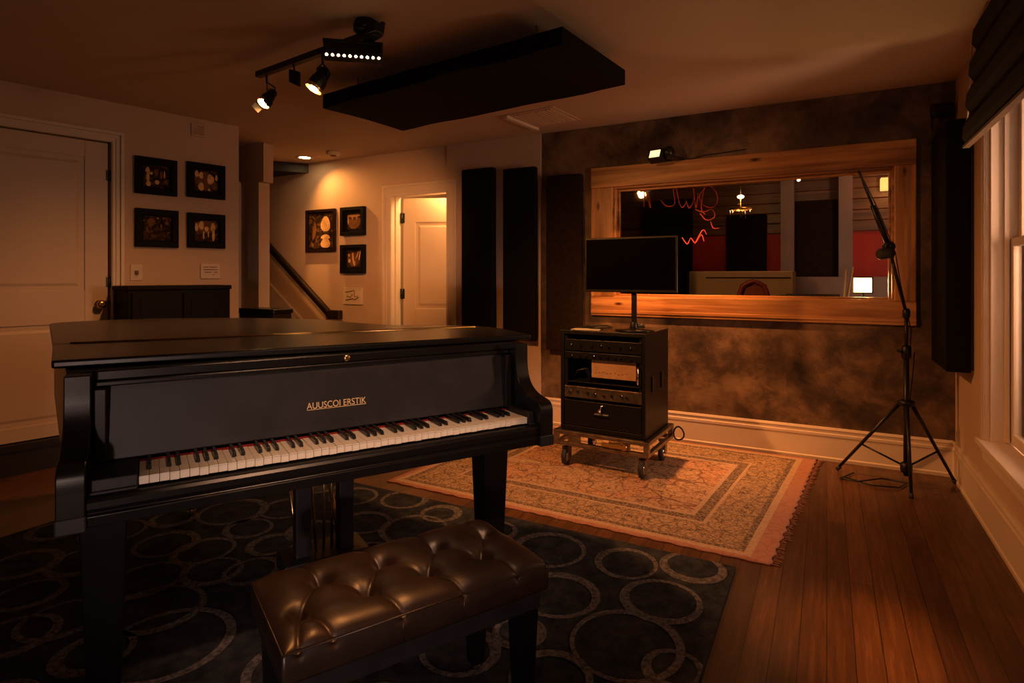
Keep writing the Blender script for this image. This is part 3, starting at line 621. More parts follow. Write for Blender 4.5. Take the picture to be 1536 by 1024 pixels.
# switch, plaque, vent on door wall
x0, x1, z0, z1 = rect(FD, 195, 396, 213.5, 397, 213, 421, 195, 420.5)
th = thing('light_switch', 'cream toggle light switch plate below the dark photo', 'light switch', FD, ((x0+x1)/2, -.001, z0)); W_, H_ = x1-x0, z1-z0
m = MB(); m.box(-W_/2, W_/2, -.007, 0, 0, H_); m.build('switch_plate', M['plateface'], th, bevel=.003)
m = MB(); m.box(-.012, .012, -.013, -.006, H_*.38, H_*.62); m.hexa([(-.006, -.012, H_*.44), (.006, -.012, H_*.44), (.006, -.012, H_*.56), (-.006, -.012, H_*.56)], [(-.005, -.028, H_*.36), (.005, -.028, H_*.36), (.005, -.028, H_*.42), (-.005, -.028, H_*.42)]); m.build('toggle', M['ink'], th)
x0, x1, z0, z1 = rect(FD, 300, 395, 329, 396, 329, 418, 300, 417.5)
th = thing('wall_control_panel', 'wide cream wall plate with small engraved lines below the trio photo', 'wall plate', FD, ((x0+x1)/2, -.001, z0)); W_, H_ = x1-x0, z1-z0
m = MB(); m.box(-W_/2, W_/2, -.012, 0, 0, H_); m.build('wall_plate', M['plateface'], th, bevel=.004)
m = MB()
for k, (a, c_) in enumerate(((-.38, -.1), (-.05, .35), (-.38, .38), (-.36, .1), (.15, .38), (-.3, .05), (.12, .2))):
    zz_ = H_*(.75-.17*(k//2)); m.box(W_*a, W_*c_, -.0135, -.012, zz_, zz_+.006)
m.build('engraved_lines', M['ink'], th)
x0, x1, z0, z1 = rect(FD, 286, 184, 309, 188, 308, 207, 286, 204)
th = thing('wall_vent', 'small painted square vent high on the door wall above the photos', 'vent', FD, ((x0+x1)/2, -.001, z0)); W_, H_ = x1-x0, z1-z0
m = MB()
for a, b_, c_, d_ in ((-W_/2, W_/2, 0, .02), (-W_/2, W_/2, H_-.02, H_), (-W_/2, -W_/2+.02, .02, H_-.02), (W_/2-.02, W_/2, .02, H_-.02)): m.box(a, b_, -.010, 0, c_, d_)
m.build('vent_frame', M['wall'], th, bevel=.002)
m = MB(); nn = 5
for k in range(nn): z_ = .022+(H_-.05)*k/nn; m.hexa([(-W_/2+.02, -.001, z_), (W_/2-.02, -.001, z_), (W_/2-.02, -.009, z_+.002), (-W_/2+.02, -.009, z_+.002)], [(-W_/2+.02, -.001, z_+.012), (W_/2-.02, -.001, z_+.012), (W_/2-.02, -.009, z_+.008), (-W_/2+.02, -.009, z_+.008)])
m.build('louvre', M['wall'], th)
# black cabinet against the door wall
xa, zt_ = FD.hit(190, 429, -.32); xb, _ = FD.hit(348, 429, -.32)
th = thing('black_cabinet', 'tall black panelled cabinet against the door wall under the four photos', 'cabinet', FD, ((xa+xb)/2, -.17, 0)); W_ = (xb-xa)/2
m = MB(); m.box(-W_+.01, W_-.01, -.14, .15, .06, zt_-.03); m.box(-W_+.03, W_-.03, -.12, .14, 0, .06); m.build('body', M['matblack'], th, bevel=.004)
m = MB(); m.box(-W_, W_, -.15, .155, zt_-.03, zt_); m.build('top', M['matblack'], th, bevel=.006)
for s_ in (-1, 1):
    m = MB(); a, c_ = sorted((s_*.005, s_*(W_-.03))); m.box(a, c_, -.158, -.14, .1, zt_-.05)
    m.box(a+.05, c_-.05, -.162, -.158, .15, zt_-.1); d_ = m.build('cabinet_door', M['matblack'], th, bevel=.003)
    m = MB(); m.sphere((s_*.05, -.172, zt_*.55), .013); m.build('knob', M['brass'], d_)
# low black box by the stairs
bxl, zb_ = FA.hit(356, 462, -1.15); bxr, _ = FA.hit(410, 462, -1.15)
th = thing('storage_bench', 'low dark chest standing at the foot of the stairs behind the piano', 'chest', FA, ((bxl+bxr)/2, -1.15, 0)); W_ = (bxr-bxl)/2
m = MB(); m.box(-W_+.012, W_-.012, .012, .2, 0, zb_-.04); m.build('body', M['railwood'], th, bevel=.004)
m = MB(); m.box(-W_, W_, 0, .21, zb_-.04, zb_); m.build('chest_lid', M['lacq'], th, bevel=.006)
# tall acoustic panels
def wall_panel(fr, x0, x1, z0, z1, dep, label, mat='fabric', grp=None, y0=-.016):
    th = thing('acoustic_absorber', label, 'acoustic panel', fr, ((x0+x1)/2, y0, z0), 0, grp); W_, H_ = (x1-x0)/2, z1-z0
    m = MB(); m.box(-W_, W_, -dep, -.012, 0, H_); m.build('fabric_cover', M[mat], th, bevel=.008, seg=3)
    m = MB(); m.box(-W_+.012, W_-.012, -.012, 0, .012, H_-.012); m.build('backing_board', M['railwood'], th)
    return th
D_ = .075
x0, zt_ = FA.hit(692, 254, -D_-.016); x1, _ = FA.hit(739, 252, -D_-.016); zt_ = FA.hit(716, 253, -D_)[1]
zb2 = FA.hit(790, 511, -D_)[1]
wall_panel(FA, x0, x1, zb2, zt_, D_, 'left tall black acoustic panel, beside the open door')
x0, _ = FA.hit(754, 254, -D_-.016); x1, _ = FA.hit(802, 252, -D_-.016); zt_ = FA.hit(778, 252, -D_)[1]
wall_panel(FA, x0, x1, zb2, zt_, D_, 'middle tall black acoustic panel, on the last strip of pale wall')
x0, _ = FA.hit(819, 254, -D_-.004); x1, _ = FA.hit(871, 252, -D_-.004); zt_ = FA.hit(846, 262, -D_)[1]
wall_panel(FA, x0, x1, FA.hit(846, 526, -D_)[1], zt_, D_, 'tall brown-black acoustic panel on the dark plaster behind the rack', 'tweed', y0=-.004)
dp = .125
x1, zb_ = FR.hit(1462, 560); zt_ = 2.06
wall_panel(FR, .03, x1, zb_, FR.hit(1462, 175)[1], dp, 'black acoustic panel on the right wall between corner and window', y0=-.002)
# roman shade
sxl, szb_ = FR.hit(1447, 219, -.13)
th = thing('roman_shade', 'dark folded fabric roman shade above the sash window', 'window shade', FR, (sxl, 0, 0)); LS = 2.3
m = MB(); zt_ = CEIL-.012; prof = []; nf = 4; hh_ = (zt_-szb_)/nf
for k in range(nf):
    za = zt_-k*hh_; prof += [(-.075-.012*k, za), (-.10-.012*k, za-hh_*.35), (-.105-.012*k, za-hh_*.75), (-.085-.012*k, za-hh_*.97)]
prof += [(-.085-.012*nf, szb_), (-.06-.012*nf, szb_), (-.05, zt_)]
m.prof_x(prof, 0, LS); m.build('folded_fabric', M['tweed'], th, bevel=.006)
m = MB(); m.box(-.004, LS, -.075, -.003, zt_-.05, zt_+.005); m.build('headrail', M['trim'], th)
m = MB(); m.box(-.002, LS, -.138, -.112, szb_-.010, szb_+.002); m.build('hem_bar', M['ink'], th)
m = MB(); m.tube([(-.006, -.10, zt_-.08), (-.008, -.12, szb_+.12), (-.006, -.12, szb_+.01)], .0035, 6); m.build('pull_cord', M['paper'], th)
# little black bracket camera near corner
cx_, cz_ = FA.hit(1405, 171, -.06)
th = thing('wall_bracket_speaker', 'small black bracketed device high in the dark corner beside the shade', 'speaker', FA, (cx_, 0, cz_))
m = MB(); m.box(-.03, .09, -.09, -.03, -.02, .06); m.build('housing', M['plastic'], th, bevel=.012)
m = MB(); m.cyl((.04, -.035, .02), (.04, -.002, .02), .012); m.lathe([(.03, 0), (.03, .006)], (.04, -.008, .02), (0, 1, 0)); m.build('wall_bracket', M['blackmetal'], th)
m = MB(); m.lathe([(.014, 0), (.014, .012)], (-.005, -.09, .0), (0, -1, 0)); m.tube([(-.02, -.05, -.02), (-.02, -.04, -.07), (-.015, -.02, -.09)], .005); m.build('lens', M['blackmetal'], th)

# flood light over the booth window
fx, fz = FA.hit(989, 234, -.12)
th = thing('flood_light', 'small black LED flood light clamped above the booth window frame', 'flood light', FA, (fx, -.12, fz))
m = MB(); m.box(-.075, .05, -.035, .03, -.045, .045); h_ = m.build('housing', M['blackmetal'], th, bevel=.006); h_.rotation_euler = (radians(-25), 0, radians(-12))
m = MB(); m.box(-.062, .02, -.038, -.0345, -.03, .03); m.build('lamp_face', M['flood'], h_)
m = MB(); m.lathe([(.045, 0), (.05, .01), (.05, .04), (.03, .055)], (.055, -.01, .015), (1, 0, 0)); m.build('knuckle', M['blackmetal'], th)
m = MB(); m.tube([(.02, .02, .0), (.03, .07, -.0), (.03, .117, -.01)], .010); m.box(-.01, .07, .105, .119, -.05, .04); m.build('wall_bracket', M['blackmetal'], th, bevel=.003)
m = MB(); m.tube([(.09, .05, -.0), (.16, .09, -.02), (.22, .1, -.025), (.30, .105, -.005), (.42, .11, .0), (.6, .112, .012)], .004, 6); m.build('power_cord', M['cable'], th)
fl = FA.w(fx-.02, -.52, fz-.05)
spot('flood_beam', fl, FA.w(fx+.15, -.0, gz0-.35), 130, 88, 1.0, .02)
# ================================================================== BOOTH OBJECTS
lx, lz = FA.hit(1294, 427, .62)
th = thing('panel_light', 'small bright square LED panel light glowing inside the booth', 'lamp', FA, (lx, .62, 0)); zb_ = .9
m = MB(); m.box(-.07, .07, 0, .035, lz-.065, lz+.06); m.build('housing', M['blackmetal'], th, bevel=.004)
m = MB(); m.box(-.058, .058, -.004, 0, lz-.055, lz+.05); m.build('lamp_face', M['booth_led'], th)
dk_z = FA.hit(1200, 447, .62)[1]
m = MB(); m.cyl((0, .018, lz-.065), (0, .018, dk_z+.01), .009); m.lathe([(.05, 0), (.045, .012)], (0, .018, dk_z), (0, 0, 1)); m.build('stand', M['blackmetal'], th)
area('booth_lamp_glow', FA.w(lx, .60, lz), FA.w(lx, -1, lz-.1), 5.5, .1, .1, (1.0, .55, .2))
# desk in booth
th = thing('control_desk', 'long dark desk top inside the booth under the glass', 'desk', FA, (-1.1, .16, 0))
m = MB(); m.box(-1.1, 1.2, 0, .62, dk_z-.04, dk_z); m.build('desk_top', M['lacq'], th, bevel=.004)
for x_ in (-1.0, 1.1):
    for y_ in (.05, .57): m = MB(); m.box(x_-.025, x_+.025, y_-.025, y_+.025, 0, dk_z-.04); m.build('leg', M['blackmetal'], th)
# cream console / upright instrument at booth
yc = 1.55; xa, zc1 = FA.hit(1031, 407, yc); xb, _ = FA.hit(1190, 407, yc)
th = thing('cream_console', 'cream studio console with a dark line seen through the booth glass', 'console', FA, ((xa+xb)/2, yc, 0)); W_ = (xb-xa)/2
m = MB(); m.box(-W_, W_, 0, .5, .1, zc1); m.box(-W_+.05, W_-.05, .03, .45, 0, .1); m.build('body', M['console'], th, bevel=.008)
m = MB(); m.box(-W_+.18, W_-.02, -.006, 0, zc1-.07, zc1-.058); m.box(-W_+.1, W_-.1, -.02, 0, zc1-.27, zc1-.25); m.build('dark_groove', M['gap'], th)
m = MB(); m.box(-W_-.004, -W_+.02, -.01, .5, .0, zc1+.004); m.build('end_cheek', M['plat'], th)
# low pale wall behind lamp
xa, zw = FA.hit(1190, 415, 2.0); xb, _ = FA.hit(1345, 415, 2.0)
m = MB(); m.box(xa, .749, 2.0, 2.12, 0, zw); struct(m.build('trim_13', M['mauve'], fr=FA))
# chair dome
cxx, cz_ = FA.hit(1128, 430, .95)
th = thing('round_back_chair', 'oxblood round-backed swivel chair behind the booth desk', 'chair', FA, (cxx, 1.05, 0)); rr = FA.hit(1149, 430, .95)[0]-cxx; ztop = FA.hit(1128, 421, .95)[1]
m = MB(); m.tube([(-rr, 0, ztop-.42), (-rr, 0, ztop-rr), (-rr*.8, 0, ztop-rr*.4), (-rr*.4, 0, ztop-.02), (0, 0, ztop), (rr*.4, 0, ztop-.02), (rr*.8, 0, ztop-rr*.4), (rr, 0, ztop-rr), (rr, 0, ztop-.42)], .022); m.build('back_rim', M['redleather'], th)
m = MB(); m.disc((0, ztop-rr-.06), rr*.95, rr+.04, .02, 24); m.disc((0, ztop-rr-.06), rr*.95, rr+.04, .05, 24); m.build('backrest', M['redleather'], th)
m = MB(); m.lathe([(.2, .44), (.23, .46), (.23, .5), (.2, .53)], (0, .25, 0)); m.build('seat', M['redleather'], th)
m = MB(); m.cyl((0, .25, .06), (0, .25, .44), .025)
for k in range(5): m.cyl((0, .25, .08), (.26*cos(k*1.257), .25+.26*sin(k*1.257), .03), .018, .012)
m.build('swivel_base', M['chrome'], th)
# standing cards
xx, zz_ = FA.hit(1270, 400, .5)
for k, (px_, top, lab) in enumerate(((1269, 404, 'thin cream card leaning upright left of the booth lamp'), (1275, 400, 'taller cream card leaning upright nearest the booth lamp'))):
    x_, z_ = FA.hit(px_, top, .52); th = MB(); lean = .02
    th.hexa([(-.012, 0, 0), (.003, 0, 0), (.003, .16, 0), (-.012, .16, 0)], [(.008+lean*k, 0, z_-dk_z), (.014+lean*k, 0, z_-dk_z), (.014+lean*k, .16, z_-dk_z), (.008+lean*k, .16, z_-dk_z)])
    props(th.build('card', M['paper'], fr=FA, loc=(x_-.01, .5+.0*k, dk_z)), lab, 'card')
# papers / headphones dark shapes on desk
hxp, _ = FA.hit(1222, 445, .45)
th = thing('mixing_desk', 'low dark mixing surface lying on the booth desk', 'mixer', FA, (hxp, .3, dk_z))
m = MB(); m.prof_x([(0, 0), (.3, 0), (.3, .035), (0, .015)], -.2, .17); m.build('body', M['plastic'], th, bevel=.003)
for k in range(8): m = MB(); m.box(-.17+k*.043, -.155+k*.043, .05+.02*(k % 3), .07+.02*(k % 3), .016, .026); m.build('fader', M['ink'], th)
# pendant added for a reflection in the glass; small downlight and sconce
px_, pz_ = FA.hit(1111, 295, 1.6)
th = thing('mirrored_pendant', 'bright pendant bulb with crystals, added for a reflection in the booth glass', 'pendant light', FA, (px_, 1.6, CEIL))
m = MB(); m.lathe([(.0, -.02), (.03, -.02), (.035, -.0)], (0, 0, 0)); m.cyl((0, 0, -.02), (0, 0, pz_-CEIL+.03), .004); m.build('cord', M['blackmetal'], th)
m = MB(); m.sphere((0, 0, pz_-CEIL), .026, 1.2, 1.2, .7); m.build('bulb', emit('pendant_bulb', (1, .6, .2), 14), th)
m = MB(); m.lathe([(.10, -.13), (.105, -.125), (.105, -.115), (.10, -.11)], (0, 0, pz_-CEIL), cap=False); m.cyl((0, 0, pz_-CEIL-.2), (0, 0, pz_-CEIL), .005); m.build('crystal_ring', M['brass'], th)
for k in range(10):
    a = k*.628; m = MB(); m.cyl((.1*cos(a), .1*sin(a), pz_-CEIL-.12), (.1*cos(a), .1*sin(a), pz_-CEIL-.12-.03-.03*(k % 3)), .007, .003, 6); m.build('crystal', M['chrome'], th)
point('mirrored_pendant_glow', FA.w(px_, 1.6, pz_-.06), 1.5, .03)  # light of the pendant added for the glass reflection
px_, pz_ = FA.hit(1198, 268, 2.2)
th = thing('small_downlight', 'tiny warm downlight at the booth ceiling above the pillars', 'ceiling light', FA, (px_, 2.2, 0))
m = MB(); m.cyl((0, 0, pz_), (0, 0, CEIL-.001), .02, n=12); m.build('stem', M['blackmetal'], th); m = MB(); m.sphere((0, 0, pz_-.01), .018); m.build('bulb', emit('mini_bulb', (1, .7, .35), 4), th)
xa, za = FA.hit(1321, 285, 2.6); xb, zb_ = FA.hit(1341, 265, 2.6)
th = thing('wall_sconce', 'square amber glowing sconce at the right end of the booth', 'wall light', FA, ((xa+xb)/2+.03, 2.6, 0)); W_ = (xb-xa)/2+.03
m = MB(); m.box(-W_, W_, 0, .1, za, zb_); m.build('shade', M['sconce'], th, bevel=.006); m = MB(); m.box(-W_*.6, W_*.6, .1, .149, za+.03, zb_-.03); m.build('back_plate', M['brass'], th)
point('booth_sconce_glow', FA.w((xa+xb)/2, 2.35, za+.02), 2.0, .05)
# red script on the glass
S = [[(966, 310), (967, 285), (972, 300), (976, 312), (973, 290)],
     [(991, 300), (1000, 309), (1012, 306), (1010, 285), (1013, 276), (1019, 304), (1024, 311), (1030, 302)],
     [(1029, 300), (1034, 312), (1041, 298), (1040, 282), (1044, 312), (1047, 290)],
     [(1058, 281), (1049, 295), (1056, 308), (1068, 311), (1076, 303), (1074, 288), (1062, 277), (1056, 284), (1052, 312), (1058, 322)],
     [(1043, 314), (1055, 318), (1068, 314), (1072, 325), (1060, 330), (1050, 320)],
     [(1066, 332), (1070, 342), (1079, 342)],
     [(1023, 356), (1031, 366), (1036, 357), (1043, 364), (1052, 352), (1056, 362)], [(1042, 366), (1054, 345), (1060, 352)]]
th = thing('glass_lettering', 'red handwritten script written on the booth window glass', 'writing', FA, (0, .079, 0))
for st in S:
    pts = []
    P = [Vector((*FA.hit(a, c_, .079), 0)) for a, c_ in st]
    for i in range(len(P)-1):
        p0, p1_, p2_, p3_ = P[max(i-1, 0)], P[i], P[i+1], P[min(i+2, len(P)-1)]
        for k in range(5):
            u = k/5; pts.append(.5*((2*p1_)+(-p0+p2_)*u+(2*p0-5*p1_+4*p2_-p3_)*u*u+(-p0+3*p1_-3*p2_+p3_)*u**3))
    pts.append(P[-1]); m = MB(); m.tube([(p.x, 0, p.y) for p in pts], [.0022+.002*abs(sin(i*.35)) for i in range(len(pts))], 6)
    o = m.build('stroke', M['redink'], th); o.scale = (1, .3, 1)

# ================================================================== RUGS
def ring_rug():
    Cn = Vector((.959, 2.503, 0)); a = -FA.x; bdir = -FA.y
    ang = FA.a
    # local frame at the corner: x to the right = FA.x ; y away. rug spans x -3.15..0, y -3.4..0
    fr = Frame((Cn.x, Cn.y), ang); W, D = 3.12, 3.3
    th = thing('area_rug', 'large charcoal rug with taupe rings under the piano and bench', 'rug', fr, (0, 0, 0))
    m = MB(); n = 70
    m.mi = 0; zt = .011
    m.box(-W, 0, -D, 0, .0005, zt)
    m.build('pile', M['rug_blue'], th, bevel=.004)
    m = MB()
    L_ = [(823, 827, 57), (939, 848, 49), (1039, 855, 47), (836, 895, 64), (991, 905, 62), (940, 970, 90), (779, 954, 42), (826, 1022, 66), (546, 787, 40), (607, 752, 35), (662, 773, 32), (620, 797, 52), (530, 747, 36),
          (218, 874, 57), (250, 819, 45), (305, 830, 46), (318, 861, 43), (234, 918, 68), (38, 849, 48), (128, 845, 52), (44, 896, 48), (92, 934, 58), (408, 820, 38), (250, 970, 95), (380, 860, 44), (20, 960, 60), (140, 985, 56), (350, 770, 50), (430, 765, 40), (170, 800, 44), (1010, 1010, 50), (690, 980, 60), (560, 900, 60), (460, 900, 55), (700, 850, 45), (740, 800, 36), (470, 800, 40)]
    cs = []
    for px, py, r in L_:
        p = floor_at(px, py); q = p-fr.o; x, y = q.dot(fr.x), q.dot(fr.y); rad = r*p.y/F_PX; cs.append((x, y, min(rad, .24)))
    random.seed(3); tries = 0
    while tries < 4000:
        tries += 1; r = random.uniform(.10, .21); x, y = random.uniform(-W+.1, -.1), random.uniform(-D+.1, -.1)
        if all(hypot(x-c[0], y-c[1]) > (r+c[2])*.93 for c in cs): cs.append((x, y, r))
    for i, (x, y, r) in enumerate(cs):
        ns = 56; wd = random.uniform(.024, .034); off = random.uniform(0, 6.28); ex = random.uniform(.93, 1.07)
        z = zt+.0012+.00025*(i % 9); ri = []; ro = []
        for k in range(ns):
            t_ = 2*pi*k/ns; w_ = wd*(1+.35*sin(t_+off))
            ro.append((x+r*ex*cos(t_), y+r*sin(t_))); ri.append((x+(r-w_)*ex*cos(t_), y+(r-w_)*sin(t_)))
        cl = lambda p: (min(max(p[0], -W+.004), -.004), min(max(p[1], -D+.004), -.004))
        vo_ = [m.bm.verts.new((*cl(p), z)) for p in ro]; vi_ = [m.bm.verts.new((*cl(p), z)) for p in ri]
        for k in range(ns): m.face([vo_[k], vo_[(k+1) % ns], vi_[(k+1) % ns], vi_[k]])
    bmesh.ops.dissolve_degenerate(m.bm, dist=1e-5, edges=m.bm.edges)
    m.build('ring_pattern', M['rug_ring'], th)
ring_rug()
# persian rug
q0 = floor_at(580, 722); q1 = floor_at(1155, 849); q2 = floor_at(1227, 686)
q2 = q2+(q1-q2)*.022; q3 = q0+(q2-q1)
for q_ in (q2, q3):
    ly = (q_-FA.o).dot(FA.y)
    if ly > -.04: q_ -= FA.y*(ly+.04)
PW, PD = (q1-q0).length, (q2-q1).length
M['persian'] = persian('faded_persian_weave', PW, PD)
def persian_rug():
    me = bpy.data.meshes.new('persian_rug'); bm = bmesh.new(); uv = bm.loops.layers.uv.new('UVMap'); nx, ny = 120, 60; g = []
    org = q0; top = {}
    for i in range(nx+1):
        for j in range(ny+1):
            u, v_ = i/nx, j/ny
            p = q0*(1-u)*(1-v_)+q1*u*(1-v_)+q2*u*v_+q3*(1-u)*v_
            z = .007
            if i == nx: p = p+(q1-q0).normalized()*.008*sin(j*1.9)
            if j == 0: p = p+(q1-q2).normalized()*.004*sin(i*1.1)
            top[i, j] = bm.verts.new((p.x-org.x, p.y-org.y, z+.0012*sin(i*.35)*cos(j*.5)+(.004 if i == nx else 0)))
    for i in range(nx):
        for j in range(ny):
            f = bm.faces.new([top[i, j], top[i+1, j], top[i+1, j+1], top[i, j+1]]); f.smooth = True
            for l, (a, b_) in zip(f.loops, ((i, j), (i+1, j), (i+1, j+1), (i, j+1))): l[uv].uv = (a/nx*PW, b_/ny*PD)
    ext = bmesh.ops.extrude_face_region(bm, geom=bm.faces[:]); vs = [e for e in ext['geom'] if isinstance(e, bmesh.types.BMVert)]
    for v_ in vs: v_.co.z = .0006
    bmesh.ops.recalc_face_normals(bm, faces=bm.faces)
    bm.to_mesh(me); bm.free(); me.materials.append(M['persian']); o = bpy.data.objects.new('woven_field', me); C.objects.link(o)
    th = thing('persian_rug', 'faded peach and red oriental rug under the equipment rack', 'rug', None, (org.x, org.y, 0)); o.parent = th
    m = MB(); d = (q2-q1); n = 90; random.seed(5); ou = (q1-q0).normalized()
    for k in range(n):
        p = q1-org+d*((k+.5)/n)+ou*.004; L = random.uniform(.018, .035); s_ = random.uniform(-.008, .008)
        m.tube([(p.x, p.y, .006), (p.x+ou.x*L*.6+s_, p.y+ou.y*L*.6, .005), (p.x+ou.x*L+s_, p.y+ou.y*L, .003)], .003, 5)
    m.build('fringe', simple('rug_fringe', (.24, .11, .08), .9), th)
persian_rug()

# ================================================================== PIANO
pn = thing('grand_piano', 'worn black grand piano with closed lid and ivory keyboard', 'piano', FP)
UL, UR = -.17, 1.308
lid_pts = [(-.212, .275), (-.40, 1.93), (-.36, 2.02), (-.20, 2.09), (.05, 2.10), (.30, 2.00), (.54, 1.84), (.82, 1.55), (.95, 1.17), (1.07, .92), (1.25, .80), (1.37, .68), (1.41, .50), (1.372, .195)]
# smooth the outline
def chaikin(P, closed=True, keep=()):
    out = []
    for i in range(len(P)):
        a, b_ = Vector(P[i]), Vector(P[(i+1) % len(P)])
        out += [tuple(a*.75+b_*.25), tuple(a*.25+b_*.75)]
    return out
mid = lid_pts[1:-1]
sm = [lid_pts[1]]; cur = [Vector(p) for p in lid_pts]
for i in range(1, len(cur)-2):
    p0, p1_, p2_, p3_ = cur[i-1] if i > 1 else cur[i], cur[i], cur[i+1], cur[i+2]
    for k in range(1, 7):
        u = k/6; q = .5*((2*p1_)+(-p0+p2_)*u+(2*p0-5*p1_+4*p2_-p3_)*u*u+(-p0+3*p1_-3*p2_+p3_)*u**3); sm.append((q.x, q.y))
lid = [lid_pts[0]]+sm+[lid_pts[-1]]
hl, hr = (-.263, .78), (1.392, .62)                 # hinge line ends
def side(p): return (hr[0]-hl[0])*(p[1]-hl[1])-(hr[1]-hl[1])*(p[0]-hl[0]) > 0
rear = [hl]+[p for p in lid if side(p)]+[hr]
front = [lid_pts[0], hl, hr]+[p for p in lid if not side(p) and p != lid_pts[0]]
ZL0, ZL1 = .988, 1.012
m = MB(); m.prism(rear, ZL0, ZL1); m.build('lid', M['lacq'], pn, bevel=.006, seg=3)
m = MB(); m.prism([(p[0], p[1]-.0015) for p in front], ZL0, ZL1); m.build('front_lid_flap', M['lacq'], pn, bevel=.007, seg=3)
m = MB(); dh = Vector((hr[0]-hl[0], hr[1]-hl[1], 0))
a0 = Vector((hl[0], hl[1], ZL1+.0005)); m.tube([a0+dh*.03, a0+dh*.97], .0055, 8); m.build('hinge', M['brass'], pn)
# rim
cen = Vector((.5, 1.1)); rim = []
for p in lid:
    v_ = Vector(p); d = (cen-v_).normalized(); rim.append(v_+d*.028)

rim = [(v_.x, v_.y) for v_ in rim]; rim[0] = (UL, .182); rim[-1] = (UR, .182)

m = MB(); m.prism(rim, .655, .985); m.build('rim', M['lacq'], pn, bevel=.004)
m = MB(); m.prism([(cen.x+(p[0]-cen.x)*.93, cen.y+(p[1]-cen.y)*.93) for p in rim], .62, .655); m.build('soundboard_frame', M['satin'], pn)
# arms
cv_ = [(-.05, .72), (-.05, .745), (-.047, .764), (-.038, .778), (-.02, .787), (.0, .791), (.03, .797), (.06, .808), (.085, .824), (.103, .845), (.114, .87), (.12, .90), (.122, .93), (.122, .984)]
prof = [(.20, .632), (-.045, .632), (-.05, .64), (-.05, .70)]
for i in range(len(cv_)-1):
    p0, p1_, p2_, p3_ = [Vector(cv_[min(max(q_, 0), len(cv_)-1)]) for q_ in (i-1, i, i+1, i+2)]
    for k in range(5):
        u = k/5; q = .5*((2*p1_)+(-p0+p2_)*u+(2*p0-5*p1_+4*p2_-p3_)*u*u+(-p0+3*p1_-3*p2_+p3_)*u**3); prof.append((q.x, q.y))
prof += [(.122, .984), (.20, .984)]
for x0_, x1_ in ((UL, UL+.06), (UR-.058, UR)):
    m = MB(); m.prof_x(prof, x0_, x1_, False); ar = m.build('arm', M['lacq'], pn, bevel=.003)
    m = MB(); m.prof_x([(-.056, .632), (.15, .632), (.15, .645), (-.056, .668)], x0_-.001, x1_+.001) if False else m.box(x0_-.002, x1_+.002, -.054, .19, .622, .662); m.build('arm_foot', M['satin'], ar, bevel=.004)
# keybed, key slip
m = MB(); m.box(UL+.06, UR-.058, -.02, .20, .632, .695); m.build('keybed', M['satin'], pn)
m = MB(); m.prof_x([(-.02, .628), (-.042, .628), (-.044, .655), (-.036, .660), (-.040, .672), (-.040, .688), (-.034, .697), (-.022, .700), (-.02, .700)], UL+.06, UR-.058, False); m.build('key_slip', M['lacq'], pn, bevel=.002)
for a, c_ in ((UL+.06, -.002), (1.227, UR-.058)):
    m = MB(); m.box(a, c_, -.006, .165, .695, .734 if a < 0 else .742); m.box(a, c_, -.016, -.006, .695, .706); m.build('key_block', M['satin'], pn, bevel=.003)
m = MB(); m.box(0, 1.225, .1505, .158, .72, .7285); m.build('felt_strip', M['felt'], pn)
# fallboard, leaning
fbp = [(.156, .737), (.160, .76), (.176, .93), (.178, .945), (.20, .945), (.20, .737)]
m = MB(); m.prof_x(fbp, UL+.062, UR-.060, False); fbd = m.build('fallboard', M['satin'], pn, bevel=.003)
m = MB(); m.box(UL+.062, UR-.06, .170, .205, .942, .958); m.box(UL+.03, UR-.03, .178, .21, .958, .987); m.build('music_rail', M['lacq'], pn, bevel=.004)
m = MB(); m.lathe([(.012, 0), (.012, .004), (.006, .006)], (.60, .178, .972), (0, -1, 0)); m.build('lock', M['brass'], pn)
for a in (UL+.064, UR-.094):
    m = MB(); m.box(a, a+.03, .140, .178, .737, .942); m.build('fallboard_cheek', M['lacq'], pn, bevel=.004)
# keys
wp_ = 1.225/52
def keymesh():
    m = MB(); m.box(.0005, wp_-.0005, 0, .150, .703, .7245); m.box(.0005, wp_-.0005, -.002, .05, .7225, .7255); return m
w0 = keymesh().build('white_key', M['ivory'], pn, bevel=.0012)
for k in range(1, 52):
    o = w0.copy(); C.objects.link(o); o.parent = pn; o.location.x = k*wp_
    o.location.z = -.0012*((k*7) % 3 == 0)
m = MB(); m.hexa([(-.0058, .052, .725), (.0058, .052, .725), (.0058, .150, .725), (-.0058, .150, .725)], [(-.0045, .057, .7375), (.0045, .057, .7375), (.0045, .150, .7385), (-.0045, .150, .7385)])
b0 = m.build('black_key', M['ebony'], pn, bevel=.0012); first = True
names = 'ABCDEFG'
for k in range(51):
    if names[k % 7] in 'ACDFG':
        x = (k+1)*wp_
        if first: b0.location.x = x; first = False
        else: o = b0.copy(); C.objects.link(o); o.parent = pn; o.location.x = x
# name lettering
def text_mesh(name, body, size, mat, parent, M_, ext=.0004, shear=0, spacing=1.0):
    c = bpy.data.curves.new(name, 'FONT'); c.body = body; c.size = size; c.extrude = ext; c.shear = shear; c.space_character = spacing; c.align_x = 'CENTER'
    o = bpy.data.objects.new(name, c); C.objects.link(o)
    dg = bpy.context.evaluated_depsgraph_get(); me = bpy.data.meshes.new_from_object(o.evaluated_get(dg)); C.objects.unlink(o); bpy.data.objects.remove(o)
    me.materials.clear(); me.materials.append(mat); r_ = bpy.data.objects.new(name, me); C.objects.link(r_); r_.parent = parent; r_.matrix_basis = M_; return r_
ua, za = FP.hit(460, 606, .166); ub, zb_ = FP.hit(549, 600, .166)
lean = math.atan2(.016, .17)
tm = Matrix.Translation(((ua+ub)/2, .1648, (za+zb_)/2-.013)) @ Matrix.Rotation(pi/2-lean, 4, 'X')
